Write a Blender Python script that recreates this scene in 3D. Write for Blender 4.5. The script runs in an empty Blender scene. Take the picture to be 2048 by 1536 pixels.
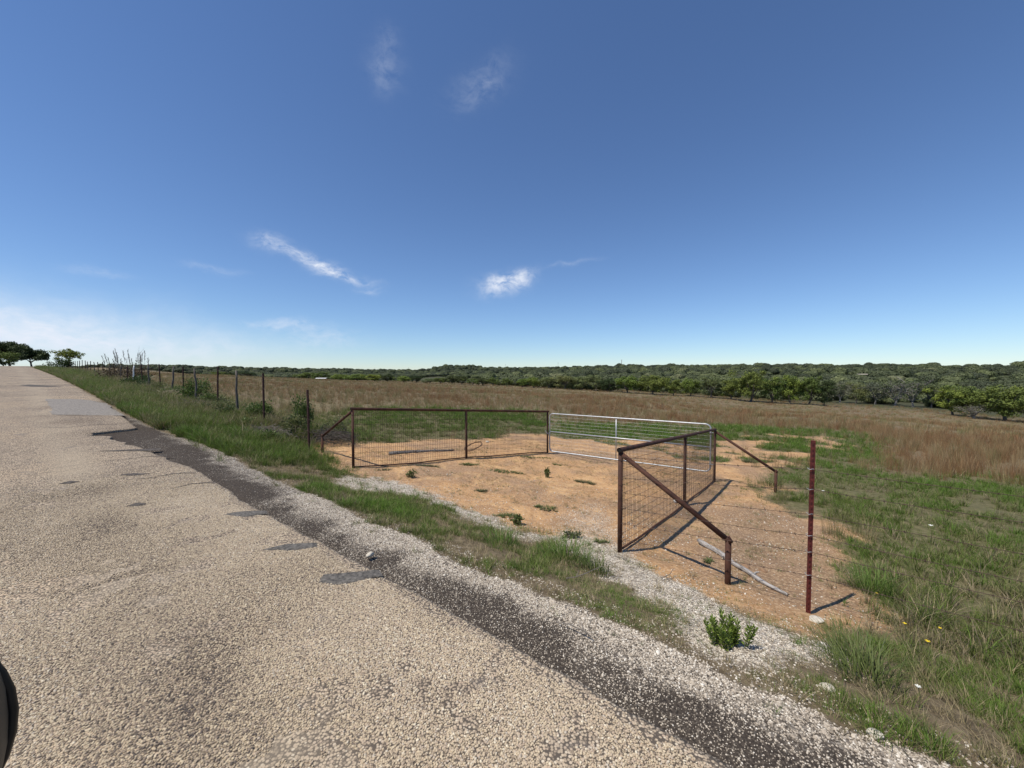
import bpy, bmesh, math, random
import numpy as np
from mathutils import Vector, Matrix, Euler

SC = bpy.context.scene
COL = SC.collection
rng = np.random.default_rng(7)
random.seed(7)

# ------------------------------------------------------------------ camera
cam_d = bpy.data.cameras.new('camera')
cam = bpy.data.objects.new('camera', cam_d)
COL.objects.link(cam)
cam.location = (0, 0, 1.75)
cam.rotation_euler = (math.radians(90 - 1.71), 0, 0)
cam_d.sensor_width = 36.0
cam_d.lens = 13.535
cam_d.clip_start = 0.05
cam_d.clip_end = 20000
SC.camera = cam

# ------------------------------------------------------------------ sun
SUN_EL = math.radians(61)
SUN_DIR = Vector((-.875 * math.cos(SUN_EL), -.485 * math.cos(SUN_EL), math.sin(SUN_EL))).normalized()
sun_d = bpy.data.lights.new('sun', 'SUN')
sun_d.energy = 5.0
sun_d.angle = math.radians(.53)
sun_d.color = (1.0, .94, .84)
sun = bpy.data.objects.new('sun', sun_d)
COL.objects.link(sun)
sun.location = (-20, -12, 40)
sun.rotation_euler = (-SUN_DIR).to_track_quat('-Z', 'Y').to_euler()

# ------------------------------------------------------------------ exposure
vs = SC.view_settings
vs.view_transform = 'Standard'
vs.look = 'None'
vs.exposure = 0.0
vs.gamma = 1.0
vs.use_curve_mapping = False

# ------------------------------------------------------------------ world: nishita sky and thin clouds
W = bpy.data.worlds.new('World')
SC.world = W
W.use_nodes = True
wn, wl = W.node_tree.nodes, W.node_tree.links
wn.clear()
w_out = wn.new('ShaderNodeOutputWorld')
w_bg = wn.new('ShaderNodeBackground')
w_bg.inputs['Strength'].default_value = .109
sky = wn.new('ShaderNodeTexSky')
sky.sky_type = 'NISHITA'
sky.sun_disc = False
sky.sun_elevation = SUN_EL
sky.sun_rotation = math.atan2(SUN_DIR.x, SUN_DIR.y)
sky.altitude = 400
sky.air_density = 1.0
sky.dust_density = .0
sky.ozone_density = 2.2
tc = wn.new('ShaderNodeTexCoord')


def wmath(op, a, b=None, clamp=False):
    m = wn.new('ShaderNodeMath'); m.operation = op; m.use_clamp = clamp
    for i, v in enumerate((a, b)):
        if v is None: continue
        if isinstance(v, (int, float)): m.inputs[i].default_value = v
        else: wl.new(v, m.inputs[i])
    return m.outputs[0]


def wdot(vec):
    m = wn.new('ShaderNodeVectorMath'); m.operation = 'DOT_PRODUCT'
    wl.new(w_vec, m.inputs[0]); m.inputs[1].default_value = vec
    return m.outputs['Value']


nrm = wn.new('ShaderNodeVectorMath'); nrm.operation = 'NORMALIZE'
wl.new(tc.outputs['Generated'], nrm.inputs[0])
# wisps bend the direction a little so that cloud outlines are ragged
wob = wn.new('ShaderNodeTexNoise'); wob.inputs['Scale'].default_value = 14; wob.inputs['Detail'].default_value = 4
wl.new(nrm.outputs[0], wob.inputs['Vector'])
wsub = wn.new('ShaderNodeVectorMath'); wsub.operation = 'SUBTRACT'
wl.new(wob.outputs['Color'], wsub.inputs[0]); wsub.inputs[1].default_value = (.5, .5, .5)
wscl = wn.new('ShaderNodeVectorMath'); wscl.operation = 'SCALE'; wscl.inputs['Scale'].default_value = .05
wl.new(wsub.outputs[0], wscl.inputs[0])
wadd = wn.new('ShaderNodeVectorMath'); wadd.operation = 'ADD'
wl.new(nrm.outputs[0], wadd.inputs[0]); wl.new(wscl.outputs[0], wadd.inputs[1])
w_vec = wadd.outputs[0]

# cloud puffs: azimuth deg (from +Y to +X), elevation deg, half width deg, half height deg, roll deg, density
CLOUDS = [(-17.9, 36.0, 1.4, 1.6, 10, .18), (-17.6, 38.5, .9, 1.0, 0, .12), (-4.4, 36.2, 2.8, 1.4, 28, .17), (-31.4, 15.7, 1.7, .8, -8, .6),
          (-28.4, 14.8, 1.5, .5, -20, .55), (-26.6, 14.0, 1.6, .45, -26, .6), (-25.0, 13.4, 1.7, .75, -8, .85), (-22.2, 12.5, 2.2, .4, -6, .5),
          (-20.2, 11.2, 1.2, .4, 0, .25), (-1.6, 12.7, 2.4, 1.1, 10, .95), (1.2, 13.6, 1.7, .7, 20, .6), (9.0, 15.5, 3.0, .25, 12, .16),
          (-29.0, 6.3, 2.4, .6, 0, .42), (-32.6, 6.1, 1.8, .5, 0, .3), (-26.0, 4.6, 3.6, 1.1, 0, .3),
          (-47.0, 10.1, 1.6, .35, 0, .2), (-37.6, 12.0, 2.0, .35, 0, .2), (-53, 3.9, 9, 2.2, 3, .8),
          (-43, 2.4, 11, 1.9, 0, .7), (-70, 4.5, 14, 3.2, 0, .7), (-95, 9, 12, 2.4, 8, .6), (-130, 16, 9, 2.5, -6, .5),
          (120, 14, 8, 2, 8, .35), (170, 20, 9, 3, 0, .4)]
acc = None; acc_soft = None
for az, el, hw, hh, roll, dens in CLOUDS:
    a, e, ro = math.radians(az), math.radians(el), math.radians(roll)
    c = Vector((math.sin(a) * math.cos(e), math.cos(a) * math.cos(e), math.sin(e)))
    r = Vector((math.cos(a), -math.sin(a), 0))
    u = r.cross(c); u = u if u.z > 0 else -u
    e1 = r * math.cos(ro) + u * math.sin(ro)
    e2 = u * math.cos(ro) - r * math.sin(ro)
    p = wmath('POWER', wmath('ABSOLUTE', wmath('MULTIPLY', wdot(e1), 1 / math.sin(math.radians(hw)))), 2)
    q = wmath('POWER', wmath('ABSOLUTE', wmath('MULTIPLY', wdot(e2), 1 / math.sin(math.radians(hh)))), 2)
    g = wmath('EXPONENT', wmath('MULTIPLY', wmath('ADD', p, q), -.8))
    front = wmath('GREATER_THAN', wdot(c), 0)
    g = wmath('MULTIPLY', wmath('MULTIPLY', g, front), dens)
    if hw >= 8: acc_soft = g if acc_soft is None else wmath('ADD', acc_soft, g)      # broad veils stay smooth
    else: acc = g if acc is None else wmath('ADD', acc, g)
# fine wisps
mp = wn.new('ShaderNodeMapping'); mp.inputs['Scale'].default_value = (7, 7, 14)
wl.new(w_vec, mp.inputs['Vector'])
ns = wn.new('ShaderNodeTexNoise'); ns.inputs['Scale'].default_value = 4.6; ns.inputs['Detail'].default_value = 8
ns.inputs['Roughness'].default_value = .62; wl.new(mp.outputs[0], ns.inputs['Vector'])
mr = wn.new('ShaderNodeMapRange'); mr.inputs['From Min'].default_value = .34; mr.inputs['From Max'].default_value = .64
wl.new(ns.outputs['Fac'], mr.inputs['Value'])
cl = wmath('ADD', wmath('MULTIPLY', acc, wmath('ADD', wmath('MULTIPLY', mr.outputs[0], .95), .05)), wmath('MULTIPLY', acc_soft, wmath('ADD', wmath('MULTIPLY', mr.outputs[0], .30), .50)), clamp=True)
cm = wn.new('ShaderNodeMix'); cm.data_type = 'RGBA'
wl.new(cl, cm.inputs['Factor'])
wb = wn.new('ShaderNodeMix'); wb.data_type = 'RGBA'; wb.blend_type = 'MULTIPLY'; wb.inputs['Factor'].default_value = 1.0   # white balance of the whole sky
wl.new(sky.outputs[0], wb.inputs['A']); wb.inputs['B'].default_value = (.80, .945, 1.155, 1)
wl.new(wb.outputs['Result'], cm.inputs['A'])
cm.inputs['B'].default_value = (7.4, 7.9, 8.9, 1)
wl.new(cm.outputs['Result'], w_bg.inputs['Color'])
wl.new(w_bg.outputs[0], w_out.inputs['Surface'])
W.cycles.sampling_method = 'MANUAL'
W.cycles.sample_map_resolution = 256


# ================================================================== helpers
def tag(o, label=None, cat=None, group=None, kind=None):
    if label: o['label'] = label
    if cat: o['category'] = cat
    if group: o['group'] = group
    if kind: o['kind'] = kind
    return o


def empty(name, loc, rz=0.0):
    o = bpy.data.objects.new(name, None)
    COL.objects.link(o); o.location = loc; o.rotation_euler = (0, 0, rz)
    o.empty_display_size = .1
    return o


class MB:
    """collects shapes into one mesh"""
    def __init__(s): s.v = []; s.f = []

    def add(s, v, f):
        b = len(s.v); s.v.extend([tuple(p) for p in v]); s.f.extend([tuple(i + b for i in q) for q in f])

    def tube(s, pts, r, sides=8, cap=True, jit=0.0):
        pts = [Vector(p) for p in pts]
        rs = r if isinstance(r, (list, tuple)) else [r] * len(pts)
        V = []; Fc = []; prev = None
        for i, p in enumerate(pts):
            t = (pts[min(i + 1, len(pts) - 1)] - pts[max(i - 1, 0)]).normalized()
            if prev is None:
                a = Vector((0, 0, 1)) if abs(t.z) < .9 else Vector((1, 0, 0))
                x = t.cross(a).normalized()
            else:
                x = (prev - t * prev.dot(t)).normalized()
            prev = x; y = t.cross(x)
            for k in range(sides):
                an = 2 * math.pi * k / sides
                q = rs[i] * (1 + (random.uniform(-jit, jit) if jit else 0))
                V.append(p + (x * math.cos(an) + y * math.sin(an)) * q)
        n = len(pts)
        for i in range(n - 1):
            for k in range(sides):
                Fc.append((i * sides + k, i * sides + (k + 1) % sides, (i + 1) * sides + (k + 1) % sides, (i + 1) * sides + k))
        if cap:
            Fc.append(tuple(range(sides))[::-1]); Fc.append(tuple((n - 1) * sides + k for k in range(sides)))
        s.add(V, Fc)

    def box(s, c, size, rot=None):
        hx, hy, hz = [q / 2 for q in size]
        V = [Vector((x, y, z)) for x in (-hx, hx) for y in (-hy, hy) for z in (-hz, hz)]
        if rot is not None: V = [rot @ p for p in V]
        V = [p + Vector(c) for p in V]
        s.add(V, [(0, 1, 3, 2), (4, 6, 7, 5), (0, 4, 5, 1), (2, 3, 7, 6), (0, 2, 6, 4), (1, 5, 7, 3)])

    def build(s, name, m, parent=None, smooth=False):
        return mesh_obj(name, s.v, s.f, m, parent, smooth)


def mesh_obj(name, v, f, m, parent=None, smooth=False):
    me = bpy.data.meshes.new(name)
    me.from_pydata([tuple(p) for p in v], [], f)
    if m: me.materials.append(m)
    if smooth: me.polygons.foreach_set('use_smooth', [True] * len(me.polygons))
    me.update()
    o = bpy.data.objects.new(name, me); COL.objects.link(o)
    if parent:
        o.parent = parent
    return o


def np_mesh(name, V, F, smooth=False):
    """fast mesh from arrays: V (n,3), F (m,k)"""
    me = bpy.data.meshes.new(name)
    V = np.asarray(V, np.float32); F = np.asarray(F, np.int32)
    me.vertices.add(len(V)); me.vertices.foreach_set('co', V.ravel())
    m, k = F.shape
    me.loops.add(m * k); me.loops.foreach_set('vertex_index', F.ravel())
    me.polygons.add(m)
    me.polygons.foreach_set('loop_start', np.arange(0, m * k, k, dtype=np.int32))
    me.polygons.foreach_set('loop_total', np.full(m, k, np.int32))
    if smooth: me.polygons.foreach_set('use_smooth', np.ones(m, bool))
    me.update(calc_edges=True)
    return me


def vnoise(x, y, sc, seed=0):
    x = np.asarray(x) / sc + 1000.3; y = np.asarray(y) / sc + 1000.7
    xi = np.floor(x).astype(np.int64); yi = np.floor(y).astype(np.int64)
    fx = x - xi; fy = y - yi
    fx = fx * fx * (3 - 2 * fx); fy = fy * fy * (3 - 2 * fy)

    def h(a, b):
        n = (a * 374761393 + b * 668265263 + seed * 974711) & 0xffffffff
        n = ((n ^ (n >> 13)) * 1274126177) & 0xffffffff
        n = n ^ (n >> 16)
        return (n & 0xffff) / 65535.0
    return (h(xi, yi) * (1 - fx) + h(xi + 1, yi) * fx) * (1 - fy) + (h(xi, yi + 1) * (1 - fx) + h(xi + 1, yi + 1) * fx) * fy


def fbm(x, y, sc, seed=0, o=3):
    r = 0; a = 1; t = 0
    for i in range(o):
        r = r + a * vnoise(x, y, sc / 2 ** i, seed + i * 17); t += a; a *= .55
    return r / t


def sdist(px, py, poly):
    """signed distance to a polygon, positive inside"""
    poly = np.asarray(poly, float)
    d = np.full(px.shape, 1e9); ins = np.zeros(px.shape, bool)
    for (ax, ay), (bx, by) in zip(poly, np.roll(poly, -1, 0)):
        ex, ey = bx - ax, by - ay
        k = np.clip(((px - ax) * ex + (py - ay) * ey) / (ex * ex + ey * ey + 1e-12), 0, 1)
        d = np.minimum(d, np.hypot(px - ax - k * ex, py - ay - k * ey))
        c = ((ay > py) != (by > py)) & (px < (bx - ax) * (py - ay) / (by - ay + 1e-12) + ax)
        ins ^= c
    return np.where(ins, d, -d)


def sstep(a, b, x):
    k = np.clip((x - a) / (b - a), 0, 1)
    return k * k * (3 - 2 * k)


# ------------------------------------------------------------------ material helpers
def new_mat(name):
    m = bpy.data.materials.new(name); m.use_nodes = True
    m.node_tree.nodes.clear()
    return m, m.node_tree.nodes, m.node_tree.links


def principled(m, n, l, rough=.8, metal=0.0, spec=.3):
    o = n.new('ShaderNodeOutputMaterial'); b = n.new('ShaderNodeBsdfPrincipled')
    b.inputs['Roughness'].default_value = rough; b.inputs['Metallic'].default_value = metal
    b.inputs['Specular IOR Level'].default_value = spec
    l.new(b.outputs[0], o.inputs['Surface'])
    return b


def ramp(n, stops, interp='LINEAR'):
    r = n.new('ShaderNodeValToRGB'); r.color_ramp.interpolation = interp
    e = r.color_ramp.elements
    while len(e) < len(stops): e.new(.5)
    for q, (p, c) in zip(e, stops):
        q.position = p; q.color = (*c, 1)
    return r


def noise(n, l, vec, scale, detail=4, rough=.55, dist=0.0):
    t = n.new('ShaderNodeTexNoise'); t.inputs['Scale'].default_value = scale
    t.inputs['Detail'].default_value = detail; t.inputs['Roughness'].default_value = rough
    t.inputs['Distortion'].default_value = dist
    if vec is not None: l.new(vec, t.inputs['Vector'])
    return t


def mix(n, l, fac, a, b, blend='MIX'):
    x = n.new('ShaderNodeMix'); x.data_type = 'RGBA'; x.blend_type = blend
    for sock, v in (('Factor', fac), ('A', a), ('B', b)):
        if isinstance(v, (int, float)): x.inputs[sock].default_value = v
        elif isinstance(v, tuple): x.inputs[sock].default_value = (*v, 1)
        else: l.new(v, x.inputs[sock])
    return x.outputs['Result']


def mth(n, l, op, a, b=None, clamp=False):
    x = n.new('ShaderNodeMath'); x.operation = op; x.use_clamp = clamp
    for i, v in enumerate((a, b)):
        if v is None: continue
        if isinstance(v, (int, float)): x.inputs[i].default_value = v
        else: l.new(v, x.inputs[i])
    return x.outputs[0]


def mrange(n, l, v, a, b, c=0.0, d=1.0):
    x = n.new('ShaderNodeMapRange'); x.inputs['From Min'].default_value = a; x.inputs['From Max'].default_value = b
    x.inputs['To Min'].default_value = c; x.inputs['To Max'].default_value = d
    l.new(v, x.inputs['Value']); return x.outputs[0]


def bump(n, l, h, strength, dist):
    b = n.new('ShaderNodeBump'); b.inputs['Strength'].default_value = strength; b.inputs['Distance'].default_value = dist
    l.new(h, b.inputs['Height']); return b.outputs[0]


def simple_mat(name, c1, c2, scale=20, rough=.8, metal=0.0, spec=.3, bmp=.0, bdist=.002, detail=5, stretch=None, lo=.35, hi=.65):
    m, n, l = new_mat(name); b = principled(m, n, l, rough, metal, spec)
    t = n.new('ShaderNodeTexCoord'); v = t.outputs['Object']
    if stretch:
        mpn = n.new('ShaderNodeMapping'); mpn.inputs['Scale'].default_value = stretch; l.new(v, mpn.inputs[0]); v = mpn.outputs[0]
    ns_ = noise(n, l, v, scale, detail, .6)
    r = ramp(n, [(lo, c1), (hi, c2)]); l.new(ns_.outputs['Fac'], r.inputs[0])
    l.new(r.outputs[0], b.inputs['Base Color'])
    if bmp: l.new(bump(n, l, ns_.outputs['Fac'], bmp, bdist), b.inputs['Normal'])
    return m


def leaf_mat(name, stops, trans=.35, attr='INSTANCER', extra=None, rough=.6):
    """leaf or blade: diffuse plus light coming through; 'tint' picks the colour"""
    m, n, l = new_mat(name)
    o = n.new('ShaderNodeOutputMaterial')
    a = n.new('ShaderNodeAttribute'); a.attribute_type = attr; a.attribute_name = 'tint'
    r = ramp(n, stops)
    l.new(a.outputs['Fac'], r.inputs[0])
    col = r.outputs[0]
    if extra:
        g = n.new('ShaderNodeAttribute'); g.attribute_type = 'GEOMETRY'; g.attribute_name = 'tone'
        col = mix(n, l, 1.0, col, mix(n, l, g.outputs['Fac'], extra[0], extra[1]), 'MULTIPLY')
    df = n.new('ShaderNodeBsdfPrincipled'); df.inputs['Roughness'].default_value = rough
    df.inputs['Specular IOR Level'].default_value = .25
    tr = n.new('ShaderNodeBsdfTranslucent')
    l.new(col, df.inputs['Base Color']); l.new(col, tr.inputs['Color'])
    x = n.new('ShaderNodeMixShader'); x.inputs[0].default_value = trans
    l.new(df.outputs[0], x.inputs[1]); l.new(tr.outputs[0], x.inputs[2])
    l.new(x.outputs[0], o.inputs['Surface'])
    return m


# ------------------------------------------------------------------ scatter with geometry nodes (for what nobody could count)
def proto_collection(name, meshes):
    c = bpy.data.collections.new(name)
    for i, me in enumerate(meshes):
        o = bpy.data.objects.new('%s_%02d' % (name, i), me)
        c.objects.link(o)
    return c


def scatter(name, P, R, S, I, T, coll, label, cat):
    P = np.asarray(P, np.float32); n = len(P)
    me = bpy.data.meshes.new(name)
    me.vertices.add(n); me.vertices.foreach_set('co', P.ravel())
    S = np.asarray(S, np.float32)
    if S.ndim == 1: S = np.repeat(S[:, None], 3, 1)
    for nm, ty, data, key in (('rot', 'FLOAT_VECTOR', R, 'vector'), ('scl', 'FLOAT_VECTOR', S, 'vector'),
                              ('tint', 'FLOAT', T, 'value'), ('idx', 'INT', I, 'value')):
        at = me.attributes.new(nm, ty, 'POINT')
        at.data.foreach_set(key, np.ascontiguousarray(np.asarray(data, np.int32 if ty == 'INT' else np.float32)).ravel())
    o = bpy.data.objects.new(name, me); COL.objects.link(o)
    tag(o, label, cat, kind='stuff')
    g = bpy.data.node_groups.new(name + '_nodes', 'GeometryNodeTree')
    g.interface.new_socket('Geometry', in_out='INPUT', socket_type='NodeSocketGeometry')
    g.interface.new_socket('Geometry', in_out='OUTPUT', socket_type='NodeSocketGeometry')
    N, L = g.nodes, g.links
    gi = N.new('NodeGroupInput'); go = N.new('NodeGroupOutput')
    ci = N.new('GeometryNodeCollectionInfo'); ci.inputs['Collection'].default_value = coll
    ci.inputs['Separate Children'].default_value = True; ci.inputs['Reset Children'].default_value = True
    ip = N.new('GeometryNodeInstanceOnPoints'); ip.inputs['Pick Instance'].default_value = True

    def na(nm, ty):
        q = N.new('GeometryNodeInputNamedAttribute'); q.data_type = ty; q.inputs['Name'].default_value = nm
        return q.outputs['Attribute']
    er = N.new('FunctionNodeEulerToRotation')
    L.new(na('rot', 'FLOAT_VECTOR'), er.inputs[0])
    L.new(gi.outputs[0], ip.inputs['Points']); L.new(ci.outputs[0], ip.inputs['Instance'])
    L.new(na('idx', 'INT'), ip.inputs['Instance Index']); L.new(er.outputs[0], ip.inputs['Rotation'])
    L.new(na('scl', 'FLOAT_VECTOR'), ip.inputs['Scale'])
    L.new(ip.outputs[0], go.inputs[0])
    md = o.modifiers.new('scatter', 'NODES'); md.node_group = g
    return o


# ================================================================== the lie of the land
# s runs across the road (positive towards the pasture), t along it (positive uphill, to the left of the view)
N_=np.array([.61,.7924]);N_=N_/np.hypot(*N_);D_=np.array([-N_[1],N_[0]])
def smooth_interp(x,xs,ys):
    # Catmull-like monotone cubic
    xs=np.asarray(xs,float);ys=np.asarray(ys,float)
    h=np.diff(xs);dl=np.diff(ys)/h
    m=np.zeros_like(ys);m[1:-1]=np.where(dl[1:]*dl[:-1]>0,2*dl[1:]*dl[:-1]/(dl[1:]+dl[:-1]+1e-12),0);m[0]=dl[0];m[-1]=dl[-1]
    x=np.clip(x,xs[0],xs[-1]);i=np.clip(np.searchsorted(xs,x)-1,0,len(h)-1)
    t=(x-xs[i])/h[i]
    return (2*t**3-3*t**2+1)*ys[i]+(t**3-2*t**2+t)*h[i]*m[i]+(-2*t**3+3*t**2)*ys[i+1]+(t**3-t**2)*h[i]*m[i+1]
RT=[-900,-300,-60,-10,0,6,10,15,20,29,43,74,130,165,220,900]
RZ=[-9,-7,-2.6,-.25,0,.01,.15,.48,.76,1.08,1.48,2.15,3.05,3.45,3.5,3.5]
LS=[-900,-60,-9,-6.5,-4.9,1.9,2.9,3.8,4.9,8,11.2,20,36,60,102,125,180,260,4000]
LZ=[-6,-1.5,-.5,-.5,0,0,-.14,-.40,-.62,-.87,-1.08,-1.65,-2.5,-3.8,-6.0,-6.6,-7.6,-8,-8]
# skyline ridges: angle (deg from +Y), depth r, ground z
HA=[-180,-100,-60,-50,-43,-34,-20,-13,-11.5,-10,-6,-4.5,-2,4.8,9.3,17,24,32,43,46.7,53,70,100,180]
HR=[1600,1600,1600,1600,1600,1600,1500,1300,1300,1300,1300,1300,1300,1200,1000,740,620,540,560,600,650,700,800,1600]
HZ=[0,6,14,16,14,9,3,2,8,16,17,12,9.5,9,8,8,6,5,4.5,4,2,1,1,0]
def ground_z(x,y):
    x=np.asarray(x,float);y=np.asarray(y,float)
    s=x*N_[0]+y*N_[1];t=x*D_[0]+y*D_[1]
    zr=smooth_interp(t,RT,RZ)
    lat=smooth_interp(s,LS,LZ)
    sh=np.clip((t-8.5)/5,0,1);sh=sh*sh*(3-2*sh)
    bump=np.exp(-((s-5.2)/1.6)**2)*.2*sh
    far=np.clip((s-3)/6,0,1)
    tilt=-.09*np.clip((4.5-t)/3,-1,1)*np.clip((s-3.5)/2.5,0,1)
    z=zr+lat+bump+tilt
    r=np.hypot(x,y);a=np.degrees(np.arctan2(x,y))
    R=np.interp(a,HA,HR);Z=np.interp(a,HA,HZ)
    k=np.clip((r-190)/(R-190),0,1);k=k*k*(3-2*k)
    beyond=np.clip((r-R)/R,0,3)
    hill=Z-beyond*6
    ro=np.clip((np.abs(s)-15)/120,0,1)   # keep the road corridor
    z=z*(1-k*ro)+hill*k*ro
    # gentle undulation
    w=np.clip((s-13)/25,0,1)
    z=z+w*(.10*np.sin(x*.21+1.3)*np.sin(y*.17)+.06*np.sin(x*.5-y*.37))
    w2=np.clip((s-4.9)/1,0,1)*np.clip((18-s)/6,0,1)
    z=z+w2*.025*(np.sin(x*1.9+.5)*np.sin(y*1.6+1)+.6*np.sin(x*3.7-y*2.9))
    rut=np.exp(-((t-3.7-.12*np.sin(s*.8))/.15)**2)+np.exp(-((t-5.25-.12*np.sin(s*.8+.4))/.15)**2)
    z=z-.03*rut*np.clip((s-4.2)/1,0,1)*np.clip((24-s)/6,0,1)
    return z


def xy(s, t):
    return np.asarray(s) * N_[0] + np.asarray(t) * D_[0], np.asarray(s) * N_[1] + np.asarray(t) * D_[1]


def sxy(s, t, dz=0.0):
    x, y = xy(s, t); return Vector((float(x), float(y), float(ground_z(x, y)) + dz))


GE_T = [-9, -.6, -.15, .15, 1.1, 1.6, 2.5, 2.9, 3.55, 4.1, 5.4, 7.3, 10.2, 11.5, 12, 13.1, 15.4, 18.3, 40, 200]
GE_S = [2.66, 2.66, 2.57, 2.6, 2.68, 2.65, 2.56, 2.6, 2.74, 2.62, 2.74, 2.68, 2.72, 2.55, 2.34, 2.19, 2.06, 1.97, 1.96, 1.96]
DK_T = [-9, .3, .6, .85, 1.44, 2.4, 3.1, 4.1, 4.6, 6.4, 10.4, 12, 14, 16, 19]
DK_S = [2.44, 2.42, 2.37, 2.35, 2.37, 2.35, 2.33, 2.34, 2.34, 2.42, 2.46, 2.38, 2.1, 2.0, 1.9]
DIRT = [(4.91, 10.73), (5.5, 11.39), (6.36, 10.97), (7.26, 10.87), (8.72, 10.81), (10.02, 10.94), (10.43, 10.23), (11.88, 10.01),
        (14.2, 10.3), (14.9, 9.4), (15.4, 8.6), (17.6, 6.4), (19.8, 3.7), (23, 3.45), (29.9, 2.0), (29.9, .08), (30.9, -2.2), (25.5, -1.67),
        (20.4, -.78), (18, -.48), (15.9, .71), (12.5, .78), (10.5, .6), (9.97, .09), (8.79, -.35), (8.05, -.51), (7.48, -.47), (6.72, -.33),
        (6.11, -.39), (5.64, -.57), (5.1, -.54), (4.45, -.26), (4.04, -.12), (4.0, .02), (4.03, .38), (4.28, .85), (4.33, 1.21),
        (4.5, 1.9), (4.45, 2.9), (4.33, 3.19), (4.4, 4.03), (4.5, 5.04), (4.4, 5.93), (4.4, 6.94), (4.4, 7.7), (4.6, 9.5)]
WHITE = [(3.74, -.23), (2.93, .15), (2.75, .32), (2.8, .49), (3.02, .64), (3.29, .88), (3.6, 1.19), (3.82, 1.63), (4.11, 1.8), (4.4, 2.34),
         (4.4, 2.79), (4.11, 3.05), (4.24, 3.39), (4.27, 3.98), (4.41, 4.82), (4.27, 5.3), (4.16, 6.01), (3.63, 6.35), (3.57, 6.93), (4.2, 7.7),
         (4.37, 7.7), (4.93, 6.94), (5.09, 5.93), (4.75, 5.04), (4.55, 4.03), (4.4, 3.3), (4.7, 2.93), (5.96, 3.43), (6.62, 3.44), (7, 3.21),
         (6.18, 2.54), (4.9, 1.75), (4.33, 1.21), (4.28, .85), (4.03, .38), (4, .02), (4, -.27)]
GREEN = [(4.5, 10.5), (6, 14), (9, 17.5), (12, 20), (18, 19), (25, 16.5), (20, 13), (19.5, 12), (26, 8.5), (32, 5.5), (36, 2), (38, -3),
         (33, -3.4), (24, -2.6), (18, -2.1), (19, -4), (21.5, -6), (22, -10), (18, -16), (5, -16), (4.8, -1)]


def road_edge(t):
    t = np.asarray(t, float)
    e = 1.915 + .05 * (fbm(t, t * 0, .9, 5) - .5) + .05 * (fbm(t, t * 0 + 4, .16, 9) - .5) + .10 * (fbm(t, t * 0 + 9, 3.1, 6) - .5)
    hole = np.clip((t - 9.2) / 3.9, 0, 1) ** 1.1 * sstep(13.35, 13.1, t) * (.55 + .62 * fbm(t, t * 0 + 3, .3, 11, 4)) * .92
    e = e - hole - .22 * np.exp(-((t - 9.4) / .9) ** 2) * fbm(t, t * 0, .3, 21)
    return e


def masks(s, t):
    s = np.asarray(s, float); t = np.asarray(t, float)
    nz = fbm(s, t, .9, 3) - .5; nf = fbm(s, t, .22, 8) - .5
    m = {}
    ge = np.interp(t, GE_T, GE_S) + nf * .16
    m['gravel'] = sstep(.03, -.05, s - ge) * sstep(-6.5, -6, s)
    dk = np.interp(t, DK_T, DK_S) + nz * .22 + nf * .34
    m['dark'] = sstep(.14, -.22, s - dk) * m['gravel'] * (.76 + .24 * sstep(-.25, .1, nz + nf))
    d = sdist(s, t, DIRT) + nz * (.5 + 1.1 * sstep(6, 9, s) + .8 * sstep(14, 20, s)) + nf * .45
    # inside the field the bare patches are broken by grass
    gap = sstep(11.5, 15, s) * sstep(.44, .58, fbm(s, t, 2.3, 31))
    m['dirt'] = sstep(-.45, .45, d) * (1 - gap)
    w = sdist(s, t, WHITE) + nf * .5 + nz * .3
    m['white'] = sstep(-.38, .3, w) * (1 - .55 * sstep(4.5, 5.4, s))
    g = sdist(s, t, GREEN) + nz * 2.2
    m['green'] = sstep(-1.2, 1.2, g) * (1 - m['dirt'])
    m['verge'] = sstep(-.03, .06, s - ge) * sstep(5.4, 4.6, s) * (1 - m['dirt'])
    m['brown'] = sstep(5.0, 6.4, s) * (1 - m['green']) * (1 - m['dirt'])
    return m


# ------------------------------------------------------------------ ground sheet
def grow(start, step, end, k):
    o = []; p = start
    while p < end:
        step *= k; p += step; o.append(p)
    return o


gs = np.array([-q for q in grow(8, .5, 3000, 1.12)][::-1] + list(np.arange(-8, 1.5, .5)) + list(np.arange(1.5, 8, .05))
              + list(np.arange(8, 14, .08)) + grow(14, .08, 4200, 1.042))
gt = np.array([-q for q in grow(2.4, .06, 3500, 1.042)][::-1] + list(np.arange(-2.4, 13, .06)) + grow(13, .06, 3500, 1.042))
SS, TT = np.meshgrid(gs, gt, indexing='ij')
GX, GY = xy(SS, TT)
GZ = ground_z(GX, GY)
MK = masks(SS, TT)
GZ = GZ - .06 * (1 - sstep(1.75, 2.7, SS)) * sstep(-7, -5.5, SS)
GZ = GZ + sstep(2.2, 3.2, SS) * sstep(60, 14, np.hypot(GX, GY)) * .035 * (fbm(SS, TT, .5, 77) - .5) + sstep(3.5, 4.5, SS) * sstep(30, 14, SS) * .03 * (fbm(SS, TT, .17, 79) - .5)
ns_, nt_ = SS.shape
ii = np.arange(ns_ * nt_).reshape(ns_, nt_)
F4 = np.stack([ii[:-1, :-1], ii[1:, :-1], ii[1:, 1:], ii[:-1, 1:]], -1).reshape(-1, 4)
gme = np_mesh('ground', np.stack([GX, GY, GZ], -1).reshape(-1, 3), F4, smooth=True)
for nm, ch in (('ma', ('dirt', 'white', 'dark')), ('mb', ('green', 'brown', 'gravel'))):
    at = gme.color_attributes.new(nm, 'FLOAT_COLOR', 'POINT')
    cdat = np.ones((ns_ * nt_, 4), np.float32)
    for k, c in enumerate(ch): cdat[:, k] = MK[c].ravel()
    at.data.foreach_set('color', cdat.ravel())
RR = np.hypot(GX, GY)
wood = sstep(125, 150, SS) * sstep(60, 130, RR)
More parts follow.
